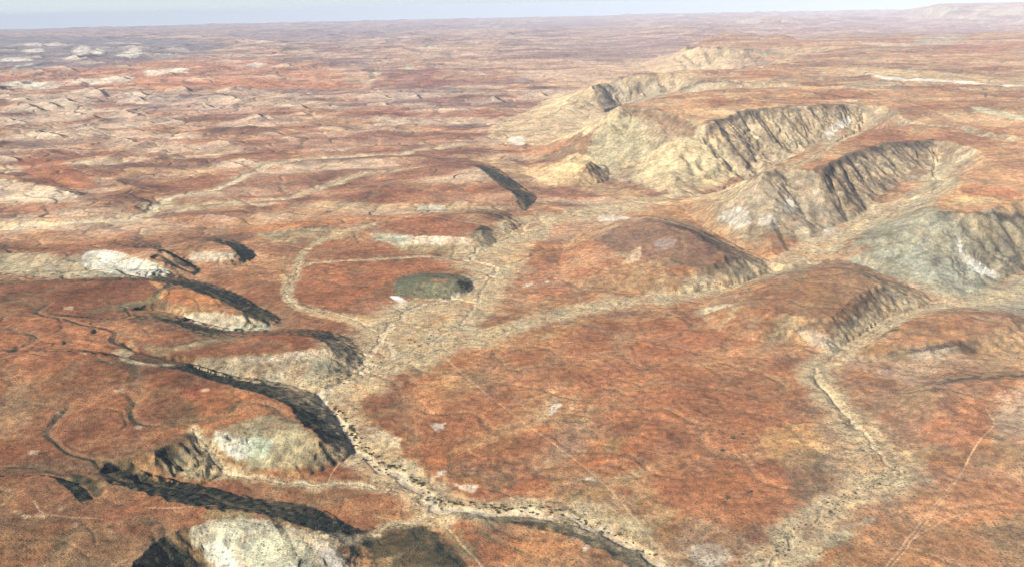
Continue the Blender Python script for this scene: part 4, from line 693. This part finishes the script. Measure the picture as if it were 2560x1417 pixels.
# ------------------------------------------------------------------ material
def ground_material():
    m = bpy.data.materials.new('soil'); m.use_nodes = True; t = m.node_tree; N = t.nodes; L = t.links
    bs = N['Principled BSDF']; bs.inputs['Roughness'].default_value = 0.95; bs.inputs['Specular IOR Level'].default_value = 0.1
    a = N.new('ShaderNodeAttribute'); a.attribute_name = 'soil'
    g = N.new('ShaderNodeNewGeometry')
    def noise(sc, det, rough=0.6):
        n = N.new('ShaderNodeTexNoise'); n.inputs['Scale'].default_value = sc; n.inputs['Detail'].default_value = det; n.inputs['Roughness'].default_value = rough
        L.new(g.outputs['Position'], n.inputs['Vector']); return n
    def ramp(src, stops):
        r = N.new('ShaderNodeValToRGB'); e = r.color_ramp.elements
        e[0].position, e[0].color = stops[0][0], (*stops[0][1], 1); e[1].position, e[1].color = stops[-1][0], (*stops[-1][1], 1)
        for p, c in stops[1:-1]: x = e.new(p); x.color = (*c, 1)
        L.new(src, r.inputs[0]); return r
    def mul(c1, c2, fac=1.0, kind='MULTIPLY'):
        x = N.new('ShaderNodeMix'); x.data_type = 'RGBA'; x.blend_type = kind; x.inputs[0].default_value = fac
        L.new(c1, x.inputs[6]); L.new(c2, x.inputs[7]); return x.outputs[2]
    na = noise(0.09, 6, 0.68); nb = noise(0.42, 4, 0.6); nc = noise(0.018, 5, 0.6)
    ra = ramp(na.outputs['Fac'], [(0.30, (.50, .51, .54)), (0.5, (.98, .98, .98)), (0.72, (1.60, 1.52, 1.38))])
    rb = ramp(nb.outputs['Fac'], [(0.30, (.62, .62, .65)), (0.5, (1, 1, 1)), (0.72, (1.36, 1.33, 1.26))])
    rc = ramp(nc.outputs['Fac'], [(0.32, (.80, .84, .90)), (0.5, (1, 1, 1)), (0.70, (1.20, 1.10, 1.0))])
    c = mul(a.outputs['Color'], ra.outputs[0]); c = mul(c, rb.outputs[0]); c = mul(c, rc.outputs[0])
    # low scrub: small dark tufts
    a2 = N.new('ShaderNodeAttribute'); a2.attribute_name = 'scrub'
    v = N.new('ShaderNodeTexVoronoi'); v.inputs['Scale'].default_value = 0.17; v.voronoi_dimensions = '2D'; v.inputs['Randomness'].default_value = 1.0
    L.new(g.outputs['Position'], v.inputs['Vector'])
    thr = N.new('ShaderNodeMapRange'); thr.inputs['From Min'].default_value = 0.10; thr.inputs['From Max'].default_value = 0.34; thr.inputs['To Min'].default_value = 1; thr.inputs['To Max'].default_value = 0
    L.new(v.outputs['Distance'], thr.inputs['Value'])
    rnd = N.new('ShaderNodeSeparateColor'); L.new(v.outputs['Color'], rnd.inputs[0])
    less = N.new('ShaderNodeMath'); less.operation = 'LESS_THAN'; L.new(rnd.outputs[0], less.inputs[0]); L.new(a2.outputs['Fac'], less.inputs[1])
    f = N.new('ShaderNodeMath'); f.operation = 'MULTIPLY'; L.new(thr.outputs[0], f.inputs[0]); L.new(less.outputs[0], f.inputs[1])
    f2 = N.new('ShaderNodeMath'); f2.operation = 'MULTIPLY'; f2.inputs[1].default_value = 0.7; L.new(f.outputs[0], f2.inputs[0])
    x = N.new('ShaderNodeMix'); x.data_type = 'RGBA'; L.new(f2.outputs[0], x.inputs[0]); L.new(c, x.inputs[6]); x.inputs[7].default_value = (.055, .06, .035, 1)
    L.new(x.outputs[2], bs.inputs['Base Color'])
    b1 = N.new('ShaderNodeBump'); b1.inputs['Strength'].default_value = 0.7; b1.inputs['Distance'].default_value = 2.2
    ad = N.new('ShaderNodeMath'); ad.operation = 'ADD'; L.new(na.outputs['Fac'], ad.inputs[0]); L.new(nb.outputs['Fac'], ad.inputs[1]); L.new(ad.outputs[0], b1.inputs['Height'])
    L.new(b1.outputs[0], bs.inputs['Normal'])
    return m
SOIL = ground_material()

# ------------------------------------------------------------------ meshes: one sheet, cut into ground, hills, beds and tracks
kindv = np.zeros(X.shape, np.int16); kindv[hillid > 0] = hillid[hillid > 0]
kindv[bed > 0.5] = 200; kindv[trk > 0.5] = 201
kf = kindv[:-1, :-1].copy()
VID = np.arange(NR * NA, dtype=np.int32).reshape(NR, NA)
quads = np.stack([VID[:-1, :-1], VID[:-1, 1:], VID[1:, 1:], VID[1:, :-1]], -1)
co = np.stack([X, Y, Z], -1).reshape(-1, 3).astype(np.float32)
nor = np.stack([-DX, -DY, np.ones_like(DX)], -1).reshape(-1, 3); nor /= np.linalg.norm(nor, axis=1)[:, None]
colf = col.reshape(-1, 3); scf = scrub.reshape(-1)
def sheet(name, sel, label):
    q = quads[sel].reshape(-1, 4)
    if len(q) == 0: return None
    used, inv = np.unique(q, return_inverse=True); q2 = inv.reshape(-1, 4).astype(np.int32)
    me = bpy.data.meshes.new(name)
    me.vertices.add(len(used)); me.vertices.foreach_set('co', co[used].ravel())
    me.loops.add(q2.size); me.loops.foreach_set('vertex_index', q2.ravel())
    me.polygons.add(len(q2)); me.polygons.foreach_set('loop_start', np.arange(0, q2.size, 4, dtype=np.int32)); me.polygons.foreach_set('loop_total', np.full(len(q2), 4, np.int32))
    me.update(calc_edges=True)
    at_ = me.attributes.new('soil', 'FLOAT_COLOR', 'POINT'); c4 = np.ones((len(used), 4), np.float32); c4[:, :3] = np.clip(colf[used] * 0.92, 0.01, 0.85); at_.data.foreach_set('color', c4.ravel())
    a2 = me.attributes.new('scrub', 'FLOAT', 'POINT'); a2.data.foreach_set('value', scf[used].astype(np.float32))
    me.polygons.foreach_set('use_smooth', np.ones(len(q2), bool))
    me.normals_split_custom_set_from_vertices(nor[used].astype(np.float32))
    me.materials.append(SOIL)
    o = bpy.data.objects.new(name, me); C.objects.link(o); o['kind'] = 'structure'; o['label'] = label
    return o
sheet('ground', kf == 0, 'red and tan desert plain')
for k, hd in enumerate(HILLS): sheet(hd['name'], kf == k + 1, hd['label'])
sheet('dry_riverbed', kf == 200, 'pale sandy dry watercourses winding through the red ground')
sheet('dirt_track', kf == 201, 'thin pale vehicle tracks across the plain')

# ------------------------------------------------------------------ shrubs
def leaf_mat(name, c):
    m = bpy.data.materials.new(name); m.use_nodes = True; t = m.node_tree; bs = t.nodes['Principled BSDF']
    n = t.nodes.new('ShaderNodeTexNoise'); n.inputs['Scale'].default_value = 2.0
    r = t.nodes.new('ShaderNodeValToRGB'); r.color_ramp.elements[0].position = .35; r.color_ramp.elements[1].position = .7
    r.color_ramp.elements[0].color = (*[v * .6 for v in c], 1); r.color_ramp.elements[1].color = (*[v * 1.5 for v in c], 1)
    g = t.nodes.new('ShaderNodeNewGeometry'); t.links.new(g.outputs['Position'], n.inputs['Vector'])
    t.links.new(n.outputs['Fac'], r.inputs[0]); t.links.new(r.outputs[0], bs.inputs['Base Color']); bs.inputs['Roughness'].default_value = .9
    return m
LEAF = leaf_mat('foliage', (.060, .072, .035)); BARK = leaf_mat('bark', (.10, .07, .05))
def shrub_arrays(rad, h, n, seed, stems=True):
    """leaf clumps through a low crown plus a few tapered stems; returns verts, faces, material index"""
    R = np.random.default_rng(seed); V = []; Fc = []; Mi = []
    lob = [(R.normal(0, .42, 2) * rad, R.uniform(.45, .75)) for _ in range(5)]
    for i in range(n):
        c, z = lob[R.integers(5)]
        p = np.array([c[0], c[1], h * z]) + R.normal(0, 1, 3) * [rad * .26, rad * .26, h * .16]; p[2] = max(p[2], .15 * h)
        s = rad * R.uniform(.16, .30)
        u = R.normal(0, 1, 3); u /= np.linalg.norm(u); v = np.cross(u, R.normal(0, 1, 3)); v /= np.linalg.norm(v)
        b = len(V); V += [p + u * s, p + v * s * .8, p - u * s, p - v * s * .8]; Fc.append((b, b + 1, b + 2, b + 3)); Mi.append(0)
    if stems:
        for c, z in lob[:4]:
            b = len(V); r0 = rad * .05
            for q, rr_ in ((np.array([0, 0, -.3]), r0), (np.array([c[0], c[1], h * z]), r0 * .35)):
                for a in (0, 2.1, 4.2): V.append(q + np.array([math.cos(a) * rr_, math.sin(a) * rr_, 0]))
            for a in range(3): Fc.append((b + a, b + (a + 1) % 3, b + 3 + (a + 1) % 3, b + 3 + a)); Mi.append(1)
    return np.array(V), Fc, Mi
protos = []
for i in range(6):
    V, Fc, Mi = shrub_arrays(1.0, 0.95, 90, 500 + i)
    me = bpy.data.meshes.new('shrub'); me.from_pydata([tuple(v) for v in V], [], Fc); me.materials.append(LEAF); me.materials.append(BARK)
    me.polygons.foreach_set('material_index', Mi); protos.append(me)
def zat(x, y):
    r = math.hypot(x, y); a = math.atan2(x, y)
    i = min(max(np.searchsorted(RR, r), 1), NR - 1); j = min(max(np.searchsorted(AZ, a), 1), NA - 1)
    fr = (r - RR[i - 1]) / (RR[i] - RR[i - 1]); fa = (a - AZ[j - 1]) / (AZ[j] - AZ[j - 1])
    return float((Z[i - 1, j - 1] * (1 - fr) + Z[i, j - 1] * fr) * (1 - fa) + (Z[i - 1, j] * (1 - fr) + Z[i, j] * fr) * fa)
PR = random.Random(11)
def along(P, n, spread, r0, r1, label, group):
    Pw = smooth_line([hit(*p) for p in P], n=6); L = [math.dist(a, b) for a, b in zip(Pw[:-1], Pw[1:])]; T = sum(L)
    for _ in range(n):
        s = PR.random() * T; i = 0
        while i < len(L) - 1 and s > L[i]: s -= L[i]; i += 1
        f = s / max(L[i], 1e-6); x = Pw[i][0] * (1 - f) + Pw[i + 1][0] * f + PR.gauss(0, spread); y = Pw[i][1] * (1 - f) + Pw[i + 1][1] * f + PR.gauss(0, spread)
        place(x, y, PR.uniform(r0, r1) * 0.62, label, group)
def place(x, y, r, label, group):
    o = bpy.data.objects.new('shrub', PR.choice(protos)); C.objects.link(o)
    o.location = (x, y, zat(x, y) - .1); o.scale = (r * PR.uniform(.8, 1.25), r * PR.uniform(.8, 1.25), r * PR.uniform(.7, 1.0)); o.rotation_euler = (0, 0, PR.uniform(0, 6.28))
    o['label'] = label; o['category'] = 'shrub'; o['group'] = group
along([(835, 1020), (870, 1070), (905, 1115), (945, 1150), (985, 1180)], 95, 7, 2.0, 4.2, 'dark bush on the cream river sand right of the dark bank', 'bushes on the cream river sand')
along([(1020, 1190), (1060, 1222), (1090, 1250), (1160, 1260), (1250, 1268), (1380, 1275), (1400, 1282)], 70, 4, 1.8, 4.0, 'dark bush lining the far bank of the sandy riverbed near the bottom', 'bushes along the lower riverbed')
along([(1420, 1290), (1490, 1312), (1570, 1350), (1640, 1395)], 22, 3, 1.8, 3.6, 'bush beside the pale riverbed at the bottom right bend', 'bushes by the last bend of the riverbed')
along([(820, 968), (900, 928), (1000, 880), (1080, 835), (1160, 800)], 45, 8, 1.8, 3.6, 'bush on the braided river flat in the centre', 'bushes on the braided flat')
along([(1880, 1420), (1980, 1345), (2060, 1290), (2130, 1240), (2220, 1195)], 40, 7, 1.6, 3.4, 'bush in the dry wash at the lower right', 'bushes in the lower right wash')
for p, lab in [((1833, 1095), 'lone round bush on bare red ground, left of two smaller ones'), ((1877, 1230), 'round bush on the red plain above the speckled ground'), ((1817, 1243), 'lone bush between the track and the round bush on the red plain'), ((1855, 1085), 'small bush on red ground above the lone round bush'), ((1805, 1125), 'flat wide bush alone on the red plain right of the track')]:
    x, y = hit(*p); place(x, y, 3.2, lab, 'lone bushes on the red plain')

# scattered scrub nobody could count: one object
nS = 24000
sc_pts = []
R2 = np.random.default_rng(99)
cand_r = np.sqrt(R2.uniform(750 ** 2, 2600 ** 2, 240000)); cand_a = R2.uniform(-.62, .62, 240000)
ii = np.clip(np.searchsorted(RR, cand_r), 1, NR - 1); jj = np.clip(np.searchsorted(AZ, cand_a), 1, NA - 1)
dens = scrub[ii, jj] ** 2 * 0.5 + wash[ii, jj] * 0.25 + flow[ii, jj] * 0.25 + rill[ii, jj] * 0.25
dens *= (1 - bed[ii, jj]) * (1 - trk[ii, jj])
keep = np.where(R2.uniform(0, 1, len(dens)) < dens * 0.45)[0][:nS]
small = [shrub_arrays(1.0, .9, 7, 700 + i, False)[0] for i in range(12)]
la, lr, ls = [], [], []
for P, wd, dp, fl_, vl in LINES:
    Pw = smooth_line([hit(*p) for p in P], n=6)
    for a_, b_ in zip(Pw[:-1], Pw[1:]):
        L_ = math.dist(a_, b_)
        if math.hypot(*a_) > 4200: continue
        for _ in range(int(L_ / 3.2)):
            t_ = R2.uniform(); sx = R2.choice([-1, 1]) * (wd * .55 + abs(R2.normal(0, 4))); 
            nx, ny = -(b_[1] - a_[1]) / L_, (b_[0] - a_[0]) / L_
            px_ = a_[0] + (b_[0] - a_[0]) * t_ + nx * sx; py_ = a_[1] + (b_[1] - a_[1]) * t_ + ny * sx
            la.append(math.atan2(px_, py_)); lr.append(math.hypot(px_, py_)); ls.append(R2.uniform(0.9, 2.2))
na_ = len(keep)
cand_r = np.concatenate([cand_r[keep], lr]); cand_a = np.concatenate([cand_a[keep], la])
sizes = np.concatenate([R2.uniform(1.0, 2.5, na_), ls]); keep = np.arange(len(cand_r))
ii = np.clip(np.searchsorted(RR, cand_r), 1, NR - 1); jj = np.clip(np.searchsorted(AZ, cand_a), 1, NA - 1)
VV = []; 
for n_, i in enumerate(keep):
    v = small[n_ % 12]; r = sizes[i]; a = cand_a[i]; rad = cand_r[i]
    x = rad * math.sin(a); y = rad * math.cos(a); VV.append(v * r * 1.25 + np.array([x, y, Z[ii[i], jj[i]] - .1]))
VV = np.concatenate(VV).astype(np.float32); nq = len(VV) // 4
me = bpy.data.meshes.new('scrub'); me.vertices.add(len(VV)); me.vertices.foreach_set('co', VV.ravel()); me.loops.add(len(VV)); me.loops.foreach_set('vertex_index', np.arange(len(VV), dtype=np.int32))
me.polygons.add(nq); me.polygons.foreach_set('loop_start', np.arange(0, len(VV), 4, dtype=np.int32)); me.polygons.foreach_set('loop_total', np.full(nq, 4, np.int32)); me.update(calc_edges=True)
me.materials.append(LEAF); o = bpy.data.objects.new('scrub', me); C.objects.link(o)
o['kind'] = 'stuff'; o['label'] = 'small dark scrub speckling the red ground'; o['category'] = 'scrub'

# ------------------------------------------------------------------ the air
bx = 47000.0; z0 = float(Z.min()) - 1.0; z1 = H + 60.0
vs = [(sx * bx, sy * bx, z) for z in (z0, z1) for sx, sy in ((-1, -1), (1, -1), (1, 1), (-1, 1))]
me = bpy.data.meshes.new('haze'); me.from_pydata(vs, [], [(3, 2, 1, 0), (4, 5, 6, 7), (0, 1, 5, 4), (1, 2, 6, 5), (2, 3, 7, 6), (3, 0, 4, 7)])
hz = bpy.data.objects.new('haze', me); C.objects.link(hz); hz['kind'] = 'stuff'; hz['label'] = 'thin blue haze over the far plains'; hz['category'] = 'haze'
m = bpy.data.materials.new('haze'); m.use_nodes = True; t = m.node_tree
t.nodes.remove(t.nodes['Principled BSDF'])
pv = t.nodes.new('ShaderNodeVolumePrincipled'); pv.inputs['Density'].default_value = 0.000023; pv.inputs['Color'].default_value = (.71, .78, 1.0, 1); pv.inputs['Anisotropy'].default_value = -0.3
t.links.new(pv.outputs[0], t.nodes['Material Output'].inputs['Volume']); me.materials.append(m)
print('verts', len(co), 'shrubs', len([o for o in C.objects if o.name.startswith('shrub')]))
